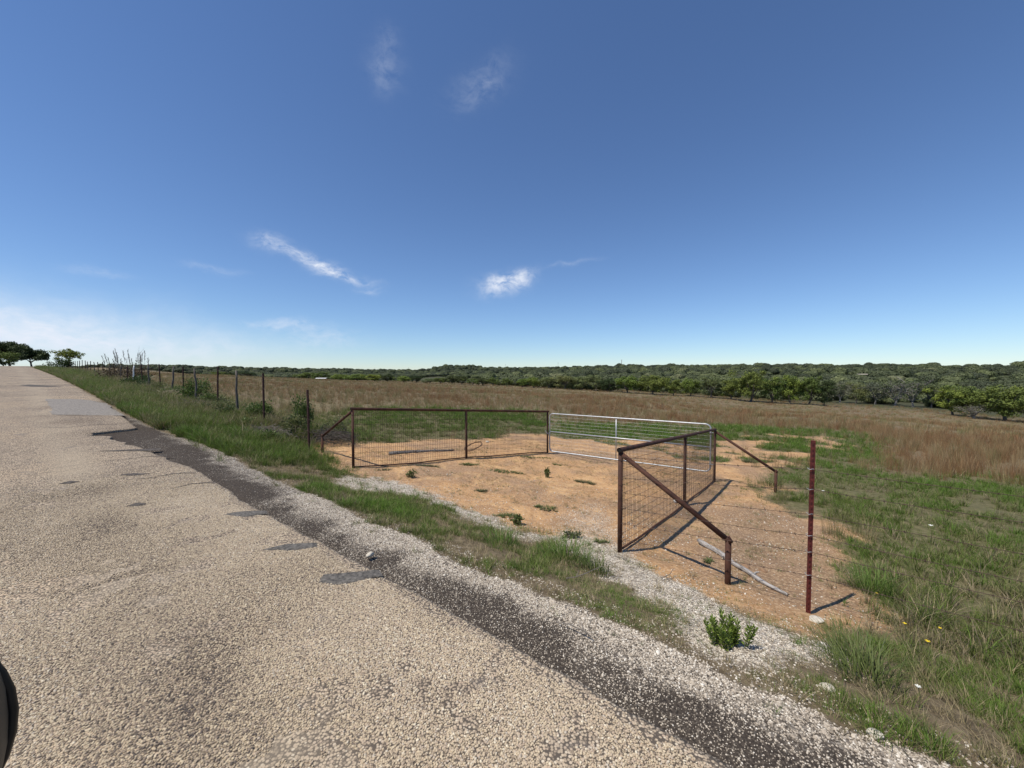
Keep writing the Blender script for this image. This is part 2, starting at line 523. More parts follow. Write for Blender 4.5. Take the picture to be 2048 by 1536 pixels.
# pale open pasture on the slope behind the middle of the tree line
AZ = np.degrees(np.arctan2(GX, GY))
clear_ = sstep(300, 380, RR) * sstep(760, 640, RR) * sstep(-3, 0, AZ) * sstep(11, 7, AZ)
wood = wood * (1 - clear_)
trod = sstep(-.5, .5, sdist(SS, TT, [(5.3, -.6), (4.6, -.1), (4.7, .4), (5.6, .75), (6.4, 1.3), (7.8, 1.6), (9.4, 1.2), (9.8, .3), (8.2, -.5), (6.6, -.5)]) + .6 * (fbm(SS, TT, .7, 401) - .5))
at = gme.attributes.new('trod', 'FLOAT', 'POINT'); at.data.foreach_set('value', trod.astype(np.float32).ravel())
at = gme.attributes.new('wood', 'FLOAT', 'POINT'); at.data.foreach_set('value', wood.astype(np.float32).ravel())
ground = bpy.data.objects.new('ground', gme); COL.objects.link(ground)
tag(ground, 'dry pasture and roadside ground reaching to the hills', 'ground', kind='structure')

m, n, l = new_mat('ground_soil'); b = principled(m, n, l, .95, 0, .15)
geo = n.new('ShaderNodeNewGeometry'); pos = geo.outputs['Position']
A1 = n.new('ShaderNodeVertexColor'); A1.layer_name = 'ma'
A2 = n.new('ShaderNodeVertexColor'); A2.layer_name = 'mb'
s1 = n.new('ShaderNodeSeparateColor'); l.new(A1.outputs[0], s1.inputs[0])
s2 = n.new('ShaderNodeSeparateColor'); l.new(A2.outputs[0], s2.inputs[0])
nA = noise(n, l, pos, 1.1, 6, .6); nB = noise(n, l, pos, 9, 5, .6); nC = noise(n, l, pos, 60, 3, .6); nD = noise(n, l, pos, .12, 4, .5)
thatch = ramp(n, [(.3, (.085, .062, .036)), (.5, (.15, .115, .07)), (.72, (.22, .175, .11))]); l.new(nB.outputs['Fac'], thatch.inputs[0])
grn = ramp(n, [(.3, (.055, .07, .022)), (.55, (.095, .115, .036)), (.75, (.16, .145, .072))]); l.new(nB.outputs['Fac'], grn.inputs[0])
brn = ramp(n, [(.3, (.14, .105, .06)), (.5, (.19, .145, .085)), (.7, (.17, .15, .075))]); l.new(nD.outputs['Fac'], brn.inputs[0])
brn2 = mix(n, l, .45, brn.outputs[0], thatch.outputs[0])
base = mix(n, l, s2.outputs[0], thatch.outputs[0], mix(n, l, .55, grn.outputs[0], thatch.outputs[0]))
base = mix(n, l, s2.outputs[1], base, brn2)
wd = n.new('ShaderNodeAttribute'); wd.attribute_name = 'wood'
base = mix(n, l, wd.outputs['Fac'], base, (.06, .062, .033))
# bare earth
dA = ramp(n, [(.25, (.24, .15, .09)), (.45, (.40, .222, .098)), (.6, (.53, .30, .13)), (.75, (.30, .175, .095))]); l.new(nA.outputs['Fac'], dA.inputs[0])
dB = ramp(n, [(.3, (.22, .14, .09)), (.5, (.42, .24, .112)), (.7, (.56, .36, .19))]); l.new(nB.outputs['Fac'], dB.inputs[0])
dirtc = mix(n, l, .5, dA.outputs[0], dB.outputs[0])
nE = noise(n, l, pos, .42, 5, .65)
dirtc = mix(n, l, mrange(n, l, nE.outputs['Fac'], .46, .60, 0, .72), dirtc, (.235, .155, .10))
nF = noise(n, l, pos, 1.7, 5, .7)
dirtc = mix(n, l, mrange(n, l, nF.outputs['Fac'], .54, .66, 0, .55), dirtc, (.30, .195, .12))
dirtc = mix(n, l, mrange(n, l, nF.outputs['Fac'], .46, .34, 0, .5), dirtc, (.66, .43, .21))
tr_ = n.new('ShaderNodeAttribute'); tr_.attribute_name = 'trod'
dirtc = mix(n, l, mth(n, l, 'MULTIPLY', tr_.outputs['Fac'], .78), dirtc, mix(n, l, nB.outputs['Fac'], (.15, .10, .066), (.26, .175, .11)))
vor = n.new('ShaderNodeTexVoronoi'); vor.inputs['Scale'].default_value = 55; l.new(pos, vor.inputs['Vector'])
vs_ = n.new('ShaderNodeSeparateColor'); l.new(vor.outputs['Color'], vs_.inputs[0])
peb = mrange(n, l, vs_.outputs[0], .76, .80)
nG = noise(n, l, pos, 26, 6, .75)
dirtc = mix(n, l, mrange(n, l, nG.outputs['Fac'], .52, .66, 0, .6), dirtc, (.20, .125, .078))
dirtc = mix(n, l, mrange(n, l, nG.outputs['Fac'], .46, .34, 0, .45), dirtc, (.66, .47, .29))
dirtc = mix(n, l, mth(n, l, 'MULTIPLY', peb, .4), dirtc, (.60, .43, .27))
dfac = mrange(n, l, mth(n, l, 'ADD', s1.outputs[0], mrange(n, l, nC.outputs['Fac'], .3, .7, -.45, .45)), .38, .62)
base = mix(n, l, dfac, base, dirtc)
# pale crushed stone
v2 = n.new('ShaderNodeTexVoronoi'); v2.inputs['Scale'].default_value = 62; l.new(pos, v2.inputs['Vector'])
v2s = n.new('ShaderNodeSeparateColor'); l.new(v2.outputs['Color'], v2s.inputs[0])
wr = ramp(n, [(.1, (.15, .12, .09)), (.35, (.28, .235, .185)), (.7, (.50, .44, .355)), (1, (.66, .60, .50))]); l.new(v2s.outputs[0], wr.inputs[0])
wfac = mrange(n, l, mth(n, l, 'ADD', s1.outputs[1], mrange(n, l, nC.outputs['Fac'], .3, .7, -.3, .3)), .4, .62)
base = mix(n, l, wfac, base, wr.outputs[0])
gr = ramp(n, [(.1, (.07, .056, .045)), (.4, (.16, .135, .11)), (.8, (.33, .29, .24)), (1, (.50, .45, .38))]); l.new(v2s.outputs[1], gr.inputs[0])
base = mix(n, l, s2.outputs[2], base, gr.outputs[0])
dk = ramp(n, [(.3, (.024, .019, .016)), (.5, (.056, .045, .036)), (.75, (.125, .102, .08))]); l.new(nC.outputs['Fac'], dk.inputs[0])
base = mix(n, l, mrange(n, l, s1.outputs[2], .15, .8), base, dk.outputs[0])
l.new(base, b.inputs['Base Color'])
hh = mth(n, l, 'ADD', mth(n, l, 'MULTIPLY', nB.outputs['Fac'], 1.0), mth(n, l, 'MULTIPLY', nC.outputs['Fac'], .5))
l.new(bump(n, l, hh, .7, .035), b.inputs['Normal'])
gme.materials.append(m)

# ------------------------------------------------------------------ road
rt_ = np.array([-q for q in grow(2, .08, 60, 1.06)][::-1] + list(np.arange(-2, 15, .05)) + grow(15, .06, 190, 1.03))
us = np.concatenate([np.linspace(0, .7, 12), np.linspace(.72, .9, 10), np.linspace(.905, 1, 22)])


def road_shift(t):
    return -.004 * np.clip(np.asarray(t) - 115, 0, None) ** 2


U, RTt = np.meshgrid(us, rt_, indexing='ij')
eR = road_edge(RTt); eL = -4.6 + .06 * (fbm(RTt, RTt * 0, 1.2, 15) - .5)
RS = eL + U * (eR - eL)
RSs = RS + road_shift(RTt)
rx, ry = xy(RSs, RTt)
rz = ground_z(rx, ry) + .002
hollow = sstep(.12, 0, eR - RS) * .012
rz = rz - hollow + .006 * (fbm(RS, RTt, .8, 51) - .5)
V = np.stack([rx, ry, rz], -1)
skR = V[-1:].copy(); skR[..., 2] -= .07; skL = V[:1].copy(); skL[..., 2] -= .07
V = np.concatenate([skL, V, skR], 0)
a_, b_ = V.shape[:2]
ii = np.arange(a_ * b_).reshape(a_, b_)
F4 = np.stack([ii[:-1, :-1], ii[1:, :-1], ii[1:, 1:], ii[:-1, 1:]], -1).reshape(-1, 4)
rme = np_mesh('road', V.reshape(-1, 3), F4, smooth=False)
road = bpy.data.objects.new('road', rme); COL.objects.link(road)
tag(road, 'narrow tan chip-seal road climbing away to the left', 'road', kind='structure')
m, n, l = new_mat('chip_seal'); b = principled(m, n, l, .9, 0, .2)
geo = n.new('ShaderNodeNewGeometry'); pos = geo.outputs['Position']
v1 = n.new('ShaderNodeTexVoronoi'); v1.inputs['Scale'].default_value = 72; l.new(pos, v1.inputs['Vector'])
vc = n.new('ShaderNodeSeparateColor'); l.new(v1.outputs['Color'], vc.inputs[0])
chip = ramp(n, [(0, (.18, .15, .12)), (.25, (.35, .288, .22)), (.6, (.50, .42, .315)), (.85, (.45, .36, .28)), (1, (.60, .54, .435))])
l.new(vc.outputs[0], chip.inputs[0])
gapf = mrange(n, l, v1.outputs['Distance'], .42, .62)
big = noise(n, l, pos, .55, 5, .6); mid = noise(n, l, pos, 3.2, 5, .6)
wear = ramp(n, [(.3, (.70, .66, .62)), (.5, (.98, .94, .88)), (.7, (1.10, 1.03, .92))]); l.new(big.outputs['Fac'], wear.inputs[0])
c0 = mix(n, l, gapf, chip.outputs[0], (.10, .085, .072))
c0 = mix(n, l, 1.0, c0, wear.outputs[0], 'MULTIPLY')
dt = n.new('ShaderNodeVectorMath'); dt.operation = 'DOT_PRODUCT'; l.new(pos, dt.inputs[0]); dt.inputs[1].default_value = (N_[0], N_[1], 0)
trk = mth(n, l, 'ABSOLUTE', mth(n, l, 'ADD', dt.outputs['Value'], -.62))
trk = mth(n, l, 'MULTIPLY', mrange(n, l, trk, .42, .1), mrange(n, l, big.outputs['Fac'], .35, .6))
c0 = mix(n, l, mth(n, l, 'MULTIPLY', trk, .5), c0, (.33, .275, .20))       # polished wheel track
c0 = mix(n, l, mrange(n, l, mid.outputs['Fac'], .60, .70, 0, .6), c0, (.15, .13, .115))
l.new(c0, b.inputs['Base Color'])
l.new(bump(n, l, v1.outputs['Distance'], -.9, .012), b.inputs['Normal'])
rme.materials.append(m)

# repairs lying on the road: thin sheets of bitumen
TARG = simple_mat('grey_tar', (.055, .05, .045), (.17, .155, .135), 34, .92, bmp=.9, bdist=.02, detail=8)
PATCHMAT = simple_mat('old_asphalt', (.135, .122, .106), (.28, .25, .215), 26, .9, bmp=.4, bdist=.01)
TARMAT = simple_mat('fresh_tar', (.045, .038, .032), (.115, .098, .082), 26, .85, bmp=.6, bdist=.01)


def road_patch(name, pts, m, seed, dz=.012, ragged=.04, parent=road):
    """pts: outline in (s, t); refined and made ragged"""
    P = []
    k = len(pts)
    for i in range(k):
        a = np.array(pts[i]); c = np.array(pts[(i + 1) % k]); L_ = np.linalg.norm(c - a); q = max(2, int(L_ / .06))
        q = min(q, 40)
        for j in range(q):
            p = a + (c - a) * j / q
            P.append(p + ragged * (np.array([fbm(p[0], p[1], .25, seed), fbm(p[0], p[1], .25, seed + 5)]) - .5) * 2)
    P = np.array(P); ctr = P.mean(0)
    V = []; Fc = []; rings = 5; nP = len(P)
    for r_ in range(rings):
        q = ctr + (P - ctr) * (1 - r_ / rings)
        for p in q:
            V.append(sxy(p[0], p[1], dz - (.010 if r_ == 0 else 0)))
    V.append(sxy(ctr[0], ctr[1], dz))
    for r_ in range(rings - 1):
        for i in range(nP):
            Fc.append((r_ * nP + i, r_ * nP + (i + 1) % nP, (r_ + 1) * nP + (i + 1) % nP, (r_ + 1) * nP + i))
    for i in range(nP): Fc.append(((rings - 1) * nP + i, (rings - 1) * nP + (i + 1) % nP, rings * nP))
    o = mesh_obj(name, V, Fc, m, parent)
    return o


road_patch('asphalt_patch', [(.72, 21.3), (.66, 16.6), (1.9, 15.5), (1.9, 18.9), (1.5, 20.6)], PATCHMAT, 3, .016, .09)['label'] = 'pale grey rectangular asphalt patch'
for i, pp in enumerate([[(1.5, 3.18), (1.6, 3.02), (1.9, 2.86), (1.93, 3.0), (1.8, 3.12), (1.62, 3.26)],
                        [(1.42, 4.22), (1.6, 4.02), (1.86, 3.85), (1.88, 3.98), (1.66, 4.18)],
                        [(1.5, 5.66), (1.7, 5.35), (1.9, 5.2), (1.92, 5.34), (1.7, 5.6)],
                        [(.38, 8.8), (.47, 8.7), (.58, 8.72), (.5, 8.86)],
                        [(1.0, 8.76), (1.15, 8.6), (1.32, 8.55), (1.2, 8.74)],
                        [(.2, 30.5), (.5, 29), (1.1, 28.5), (1.5, 28.8), (1.0, 29.8), (.5, 31)],
                        [(1.0, 11.0), (1.5, 10.55), (1.86, 10.4), (1.85, 10.55), (1.45, 10.75)],
                        [(.85, 6.9), (1.0, 6.8), (1.06, 6.86), (.93, 6.98)]]):
    road_patch('tar_patch', pp, TARMAT if i not in (0, 1, 2) else TARG, 40 + i, .0145, .06)

# open cracks running in from the broken edge
for i, cr in enumerate([[(1.88, 9.75), (1.5, 9.95), (1.2, 9.9), (.9, 10.1)], [(1.9, 7.3), (1.62, 7.45), (1.4, 7.38)], [(1.85, 8.1), (1.6, 8.3), (1.3, 8.25), (1.05, 8.4)],
                        [(1.7, 14.0), (1.2, 14.2), (.8, 14.1), (.3, 14.4)], [(.75, 16.4), (1.2, 15.95), (1.7, 15.5)]]):
    P = []
    for a, c in zip(cr[:-1], cr[1:]):
        for k in range(6):
            q = k / 6; P.append((a[0] + (c[0] - a[0]) * q + .03 * (vnoise(i * 7 + k, a[1], 1.3) - .5), a[1] + (c[1] - a[1]) * q + .05 * (vnoise(i * 5 + k, a[0], .9) - .5)))
    P.append(cr[-1]); V = []; Fc = []
    for k, (s_, t_) in enumerate(P):
        w_ = .016 * (1 - .75 * k / len(P)) * (.6 + .8 * vnoise(k * 1.0, i * 3.0, 1.7))
        V.append(sxy(s_, t_ - w_, .0125)); V.append(sxy(s_, t_ + w_, .0125))
        if k: Fc.append((2 * k - 2, 2 * k - 1, 2 * k + 1, 2 * k))
    mesh_obj('crack', V, Fc, TARMAT, road)


# ================================================================== fences and gate
RUST = simple_mat('rusted_pipe', (.026, .014, .011), (.105, .043, .025), 9, .75, .12, .3, .35, .002, detail=9, lo=.3, hi=.7)
RUSTD = simple_mat('rusted_wire', (.055, .036, .028), (.11, .07, .05), 30, .7, .2)
BLACKM = simple_mat('pipe_hollow_shade', (.008, .007, .006), (.018, .014, .012), 20, .9)
GALV = simple_mat('galvanised_steel', (.33, .34, .35), (.46, .47, .48), 16, .45, .5, .5)
GALVW = simple_mat('galvanised_wire', (.26, .265, .27), (.38, .385, .39), 20, .5, .4, .5)
REDP = simple_mat('red_oxide_paint', (.070, .014, .012), (.12, .024, .018), 22, .6, .05, .35, .2, .001)
STEELP = simple_mat('dark_rusty_steel', (.045, .022, .018), (.085, .042, .032), 20, .75, .1)
WOODG = simple_mat('weathered_wood', (.055, .047, .040), (.17, .15, .13), 7, .9, 0, .15, .6, .01, stretch=(5, 5, .6))
WOODL = simple_mat('bleached_log', (.10, .088, .076), (.38, .355, .33), 6, .9, 0, .15, .8, .012, stretch=(8, 1.0, 8), lo=.32, hi=.52)
WOODD = simple_mat('dark_log', (.06, .052, .046), (.27, .25, .23), 6, .92, 0, .15, .8, .012, stretch=(8, 1.0, 8), lo=.4, hi=.62)
WHITEP = simple_mat('white_paint', (.55, .55, .53), (.78, .78, .76), 8, .7)

PR = .0315     # pipe radius
CORN_L = Vector((-3.71, 8.94)); GATE_L = Vector((1.2, 12.98)); GATE_R = Vector((5.37, 10.14)); CORN_R = Vector((1.45, 5.11))


def gz(x, y): return float(ground_z(x, y))


def pipe_panel(name, label, a, b_, top_a, top_b, fmid, brace_to, stub_h, brace_from_b=False, back_to=None, back_h=0):
    root = empty(name, (a.x, a.y, gz(a.x, a.y)))
    off = root.location.copy()
    mid = a.lerp(b_, fmid); top_m = top_a + (top_b - top_a) * fmid

    def loc(x, y, z): return Vector((x, y, z)) - off
    for p, tz in ((a, top_a), (mid, top_m), (b_, top_b)):
        m_ = MB(); m_.tube([loc(p.x, p.y, gz(p.x, p.y) - .3), loc(p.x, p.y, tz - .02)], PR, 14); m_.build('post', RUST, root, True)
    dirn = (b_ - a).normalized()
    a3 = loc(a.x - dirn.x * .05, a.y - dirn.y * .05, top_a); b3 = loc(b_.x + dirn.x * .05, b_.y + dirn.y * .05, top_b)
    m_ = MB(); m_.tube([a3, b3], PR + .002, 14, cap=False); rail = m_.build('top_rail', RUST, root, True)
    for e, dr in ((a3, -1), (b3, 1)):
        m_ = MB(); dv = (b3 - a3).normalized() * dr
        m_.tube([e - dv * .012, e - dv * .008], PR - .002, 14); m_.build('pipe_end_shade', BLACKM, rail)  # black disc in the open end, shade of the hollow put into its colour
    m_ = MB(); m_.tube([loc(*(a.lerp(b_, q / 8)), gz(*a.lerp(b_, q / 8)) + .03) for q in range(9)], .016, 10); m_.build('bottom_rail', RUST, root, True)
    # wire mesh: every strand is real
    m_ = MB(); L_ = (b_ - a).length; nv = int(L_ / .053)
    perp = Vector((-dirn.y, dirn.x)) * (PR + .002)
    side = -1 if perp.dot(Vector((0, 0)) - a) < 0 else 1
    for k in range(1, nv):
        q = a.lerp(b_, k / nv) + perp * side * .55
        zt = top_a + (top_b - top_a) * k / nv - .04; zb = gz(q.x, q.y) + .03
        sag = .004 * math.sin(k * 1.7)
        m_.tube([loc(q.x + sag, q.y, zb), loc(q.x + sag * .5, q.y, (zb + zt) / 2), loc(q.x, q.y, zt)], .0029, 3, False)
    nh = 13
    for k in range(nh):
        pts = []
        for j in range(13):
            q = a.lerp(b_, j / 12) + perp * side * .6
            zt = top_a + (top_b - top_a) * j / 12 - .04; zb = gz(q.x, q.y) + .035
            pts.append(loc(q.x, q.y, zb + (zt - zb) * k / (nh - 1)))
        m_.tube(pts, .0031, 3, False)
    m_.build('wire_mesh', RUSTD, root)
    # corner brace down to a short post on the fence line
    for (frm, tz, to, sh) in [(a, top_a, brace_to, stub_h)] + ([(b_, top_b, back_to, back_h)] if back_to else []):
        zs = gz(to.x, to.y)
        m_ = MB(); m_.tube([loc(to.x, to.y, zs - .25), loc(to.x, to.y, zs + sh)], PR + .001, 14); m_.build('stub_post', RUST, root, True)
        u = (to - frm).normalized()
        m_ = MB(); m_.tube([loc(frm.x + u.x * .02, frm.y + u.y * .02, tz - .06), loc(to.x, to.y, zs + sh - .01)], PR, 14); m_.build('brace', RUST, root, True)
        m_ = MB()
        m_.tube([loc(to.x - u.x * .03, to.y - u.y * .03, zs + sh - .01), loc(to.x, to.y, zs + sh + .012), loc(to.x + u.x * .02, to.y + u.y * .02, zs + sh - .03)], PR + .003, 12)
        m_.build('weld_joint', RUST, root, True)
    tag(root, label, 'fence panel')
    # wire ties round the posts
    for zf in (.18, .42, .66, .9):
        m_ = MB()
        zz = gz(a.x, a.y) + zf * (top_a - gz(a.x, a.y))
        m_.tube([loc(a.x + math.cos(q) * (PR + .003), a.y + math.sin(q) * (PR + .003), zz + .004 * math.sin(2 * q)) for q in np.linspace(0, 6.4, 12)], .002, 4, False)
        m_.build('wire_tie', RUSTD, root)
    return root


STUB_R = Vector((2.47, 4.34)); STUB_L = Vector((-5.0, 10.1)); STUB_B = Vector((6.43, 9.31)); TP = Vector((2.96, 3.78))
pipe_panel('pipe_fence_panel', 'rusty pipe panel with wire mesh left of the gate, braced towards the roadside fence',
           CORN_L, GATE_L, .91, .43, .49, STUB_L, .45)
pipe_panel('pipe_fence_panel', 'rusty pipe panel with wire mesh right of the gate, braced at both ends',
           CORN_R, GATE_R, .72, .24, .522, STUB_R, .52, back_to=STUB_B, back_h=.52)

# ------------------------------------------------------------------ galvanised gate
g0 = GATE_L + (GATE_R - GATE_L).normalized() * .085; g1 = GATE_R - (GATE_R - GATE_L).normalized() * .10
gate = empty('tube_gate', (g0.x, g0.y, -.90))
gdir = (g1 - g0).normalized(); GL = (g1 - g0).length; GH = 1.27


def gp(u, v, o=0.0):
    return Vector((gdir.x * u - gdir.y * o, gdir.y * u + gdir.x * o, v))


RG = .021
m_ = MB(); rc = .13; path = []
for (cu, cv, a0) in ((rc, rc, 180), (GL - rc, rc, 270), (GL - rc, GH - rc, 0), (rc, GH - rc, 90)):
    for k in range(7):
        an = math.radians(a0 + 15 * k); path.append(gp(cu + rc * math.cos(an), cv + rc * math.sin(an)))
path.append(path[0]); path.append(path[1])
m_.tube(path, RG, 12, False); m_.build('frame', GALV, gate, True)
m_ = MB(); m_.tube([gp(0, .66), gp(GL, .66)], RG, 12); m_.build('middle_rail', GALV, gate, True)
m_ = MB(); m_.tube([gp(GL * .47, 0, .012), gp(GL * .47, GH, .012)], RG * .8, 10); m_.build('upright', GALV, gate, True)
m_ = MB()
for k in range(1, 48):
    m_.tube([gp(GL * k / 48, .0, .006), gp(GL * k / 48, .66, .006)], .0014, 3, False)
for k in range(1, 24):
    m_.tube([gp(GL * k / 24, .66, .006), gp(GL * k / 24, GH, .006)], .0012, 3, False)
for v in list(np.arange(.09, .64, .1)) + list(np.arange(.76, 1.24, .1)):
    m_.tube([gp(.01, v, .004), gp(GL * .25, v + random.uniform(-.006, .006), .004), gp(GL * .5, v, .004), gp(GL * .75, v + random.uniform(-.006, .006), .004), gp(GL - .01, v, .004)], .0022 if v > .7 else .0016, 4, False)
m_.build('wire_mesh', GALVW, gate)
for v in (.2, 1.05):
    m_ = MB(); m_.tube([gp(GL + .0, v), gp(GL + .1, v)], .011, 8); m_.tube([gp(GL, v - .04), gp(GL, v + .04)], .028, 10); m_.build('hinge', GALV, gate, True)
m_ = MB()
for k in range(12):
    q = k / 11
    c = gp(-.14 + .18 * q, .66 - .09 * math.sin(q * math.pi) + .02, -.03); ax = random.uniform(0, 3)
    m_.tube([c + gp(.016 * math.cos(a), .016 * math.sin(a) * (1 if k % 2 else .4), .012 * math.sin(a) * (0 if k % 2 else 1)) for a in np.linspace(0, 2 * math.pi, 9)], .0035, 5, False)
m_.box(gp(.02, .62, -.03), (.04, .025, .05)); m_.build('chain', GALV, gate)['kind'] = 'stuff'
tag(gate, 'long galvanised steel tube gate with wire mesh, closed between two rusty posts', 'gate')


# ------------------------------------------------------------------ barbed wire and posts
def barbed(parent, pts, r=.0019, barb=.13, sag=.012, loc=Vector((0, 0, 0)), seg=10, barbs=True, mat=RUSTD, name='barbed_wire'):
    m_ = MB(); P = []
    for i in range(len(pts) - 1):
        a, b_ = Vector(pts[i]), Vector(pts[i + 1]); sg = sag * (a - b_).length
        for k in range(seg):
            q = k / seg; P.append(a.lerp(b_, q) + Vector((0, 0, -4 * sg * q * (1 - q) + random.uniform(-.003, .003))) - loc)
    P.append(Vector(pts[-1]) - loc)
    m_.tube(P, r, 5, False)
    if barbs:
        d_ = 0; nxt = .06
        for i in range(len(P) - 1):
            L_ = (P[i + 1] - P[i]).length
            while nxt < d_ + L_:
                c = P[i].lerp(P[i + 1], (nxt - d_) / L_); u = (P[i + 1] - P[i]).normalized()
                for s_ in (0, 1):
                    w_ = u.orthogonal().normalized(); w_ = Matrix.Rotation(random.uniform(0, 3.1), 3, u) @ w_
                    m_.tube([c - w_ * .016 + u * .004 * s_, c + w_ * .016 - u * .004 * s_], .0013, 3, False)
                m_.tube([c - u * .007, c + u * .007], r * 1.9, 5)
                nxt += barb
            d_ += L_
    return m_.build(name, mat, parent)


def t_post(parent, x, y, h, mat, loc, lean=(0, 0), studs=True, rz=0.0, wide=1.0):
    """steel T section with studs on its face"""
    z0 = gz(x, y)
    R_ = Matrix.Rotation(rz, 3, 'Z')
    m_ = MB()
    prof = [(-.020, 0), (.020, 0), (.020, .0055), (.004, .0055), (.0035, .036), (-.0035, .036), (-.004, .0055), (-.020, .0055)]
    prof = [(px * wide, py * wide) for px, py in prof]
    V = []
    for k, zz in enumerate((-.3, h * .5, h)):
        for px, py in prof:
            V.append(R_ @ Vector((px, py, 0)) + Vector((x + lean[0] * max(zz, 0) / h, y + lean[1] * max(zz, 0) / h, z0 + zz)) - loc)
    k = len(prof); Fc = []
    for r_ in range(2):
        for i in range(k): Fc.append((r_ * k + i, r_ * k + (i + 1) % k, (r_ + 1) * k + (i + 1) % k, (r_ + 1) * k + i))
    Fc.append(tuple(2 * k + i for i in range(k)))
    m_.add(V, Fc)
    post = m_.build('t_post', mat, parent)
    if studs:
        m2 = MB()
        for q in np.arange(.06, h - .03, .053):
            c = R_ @ Vector((0, -.004, 0)) + Vector((x + lean[0] * q / h, y + lean[1] * q / h, z0 + q)) - loc
            m2.box(c, (.010, .009, .022), R_)
        m2.build('stud', mat, post)['kind'] = 'stuff'
    return post


# right-hand fence: strand heights at the corner post and at the T-post
sr = empty('barbed_wire_fence', (TP.x, TP.y, gz(TP.x, TP.y))); off = sr.location.copy()
rz_tp = math.atan2(N_[1], N_[0]) - math.pi / 2
t_post(sr, TP.x, TP.y, 1.66 + (-.58 - gz(TP.x, TP.y)), REDP, off, (.012, .0), True, rz_tp)
ZC = [.632, .351, .154, -.052, -.257, -.47]; ZT = [.798, .596, .351, .134, -.03, -.262]
tvec = (TP - STUB_R).normalized()
NX = TP + Vector((-D_[0], -D_[1])) * 3.4; NX2 = NX + Vector((-D_[0], -D_[1])) * 3.4
for k in range(6):
    fs = (STUB_R - CORN_R).length / (TP - CORN_R).length
    zsr = ZC[k] + (ZT[k] - ZC[k]) * fs
    pts = [(CORN_R.x + .0, CORN_R.y - .035, ZC[k]), (TP.x - .006, TP.y - .012, ZT[k]), (NX.x, NX.y, ZT[k] + (.0)), (NX2.x, NX2.y, ZT[k] - .05)]
    barbed(sr, pts, r=.0027, loc=off, sag=.006, mat=RUSTD)
for k in range(6):
    m_ = MB()
    m_.tube([Vector((TP.x + .026 * math.cos(q), TP.y + .008 + .03 * math.sin(q), ZT[k] + .006 * math.sin(3 * q))) - off for q in np.linspace(0, 2 * math.pi, 11)], .0022, 4, False)
    m_.build('wire_clip', GALVW, sr)
tag(sr, 'barbed wire fence on a red steel post at the right of the drive', 'fence')

# left-hand fence climbing beside the road
sl = empty('barbed_wire_fence', (-5.18, 9.92, gz(-5.18, 9.92))); off = sl.location.copy()
LP = [(10.35, 1.30, 's'), (13.29, 1.73, 's'), (15.58, 1.82, 'w'), (17.69, 1.96, 's'), (20.2, 1.92, 'w'), (22.35, 2.02, 's'), (24.3, 2.06, 'w'), (26.75, 2.19, 's'),
      (29.26, 2.23, 'w'), (31.29, 2.25, 's'), (33.92, 2.19, 'p'), (36.2, 2.2, 's'), (38.7, 2.28, 'w'), (41.54, 2.39, 's'), (43.73, 2.46, 'w'), (47.25, 2.64, 's'),
      (50.02, 2.68, 's'), (52.03, 2.72, 'w'), (55.7, 2.87, 's'), (57.74, 2.86, 'w'), (59.87, 3.0, 's'), (63.14, 3.12, 's'), (65.71, 3.11, 'w'), (67.91, 3.1, 's'),
      (70.23, 3.14, 's'), (73.5, 3.2, 'w'), (77, 3.3, 's'), (81, 3.35, 's'), (85, 3.4, 'w'), (90, 3.5, 's'), (95, 3.6, 's'), (101, 3.65, 'w')]
random.seed(3)
for t_, ztop, kind in LP:
    x, y = [float(q) for q in xy(4.7, t_)]; z0 = gz(x, y); h = ztop - z0
    if kind == 's':
        t_post(sl, x, y, h, STEELP, off, wide=1.4, lean= (random.uniform(-.05, .05), random.uniform(-.03, .03)), studs=t_ < 25, rz=rz_tp)
    else:
        m_ = MB(); P = []; nseg = 7; lx, ly = random.uniform(-.12, .12), random.uniform(-.05, .05)
        for k in range(nseg):
            q = k / (nseg - 1)
            P.append(Vector((x + lx * q + random.uniform(-.022, .022), y + ly * q + random.uniform(-.022, .022), z0 - .25 + (h + .25) * q)) - off)
        m_.tube(P, [.042 - .014 * k / nseg + random.uniform(-.006, .006) for k in range(nseg)], 8, True, .08)
        o = m_.build('wooden_post', WHITEP if kind == 'p' else WOODG, sl, True)
        if kind == 'p': o['label'] = 'post painted white'
for k in range(5):
    pts = [(STUB_L.x + (CORN_L.x - STUB_L.x) * .9, STUB_L.y + (CORN_L.y - STUB_L.y) * .9, gz(CORN_L.x, CORN_L.y) + .25 + k * .22)]
    for t_, ztop, kind in LP:
        x, y = [float(q) for q in xy(4.68, t_)]; z0 = gz(x, y)
        pts.append((x, y, z0 + .22 + (ztop - z0 - .32) * k / 4))
    barbed(sl, pts, r=.0025, loc=off, barbs=False, sag=.004, seg=4)
tag(sl, 'long barbed wire fence of steel and crooked wooden posts climbing beside the road', 'fence')


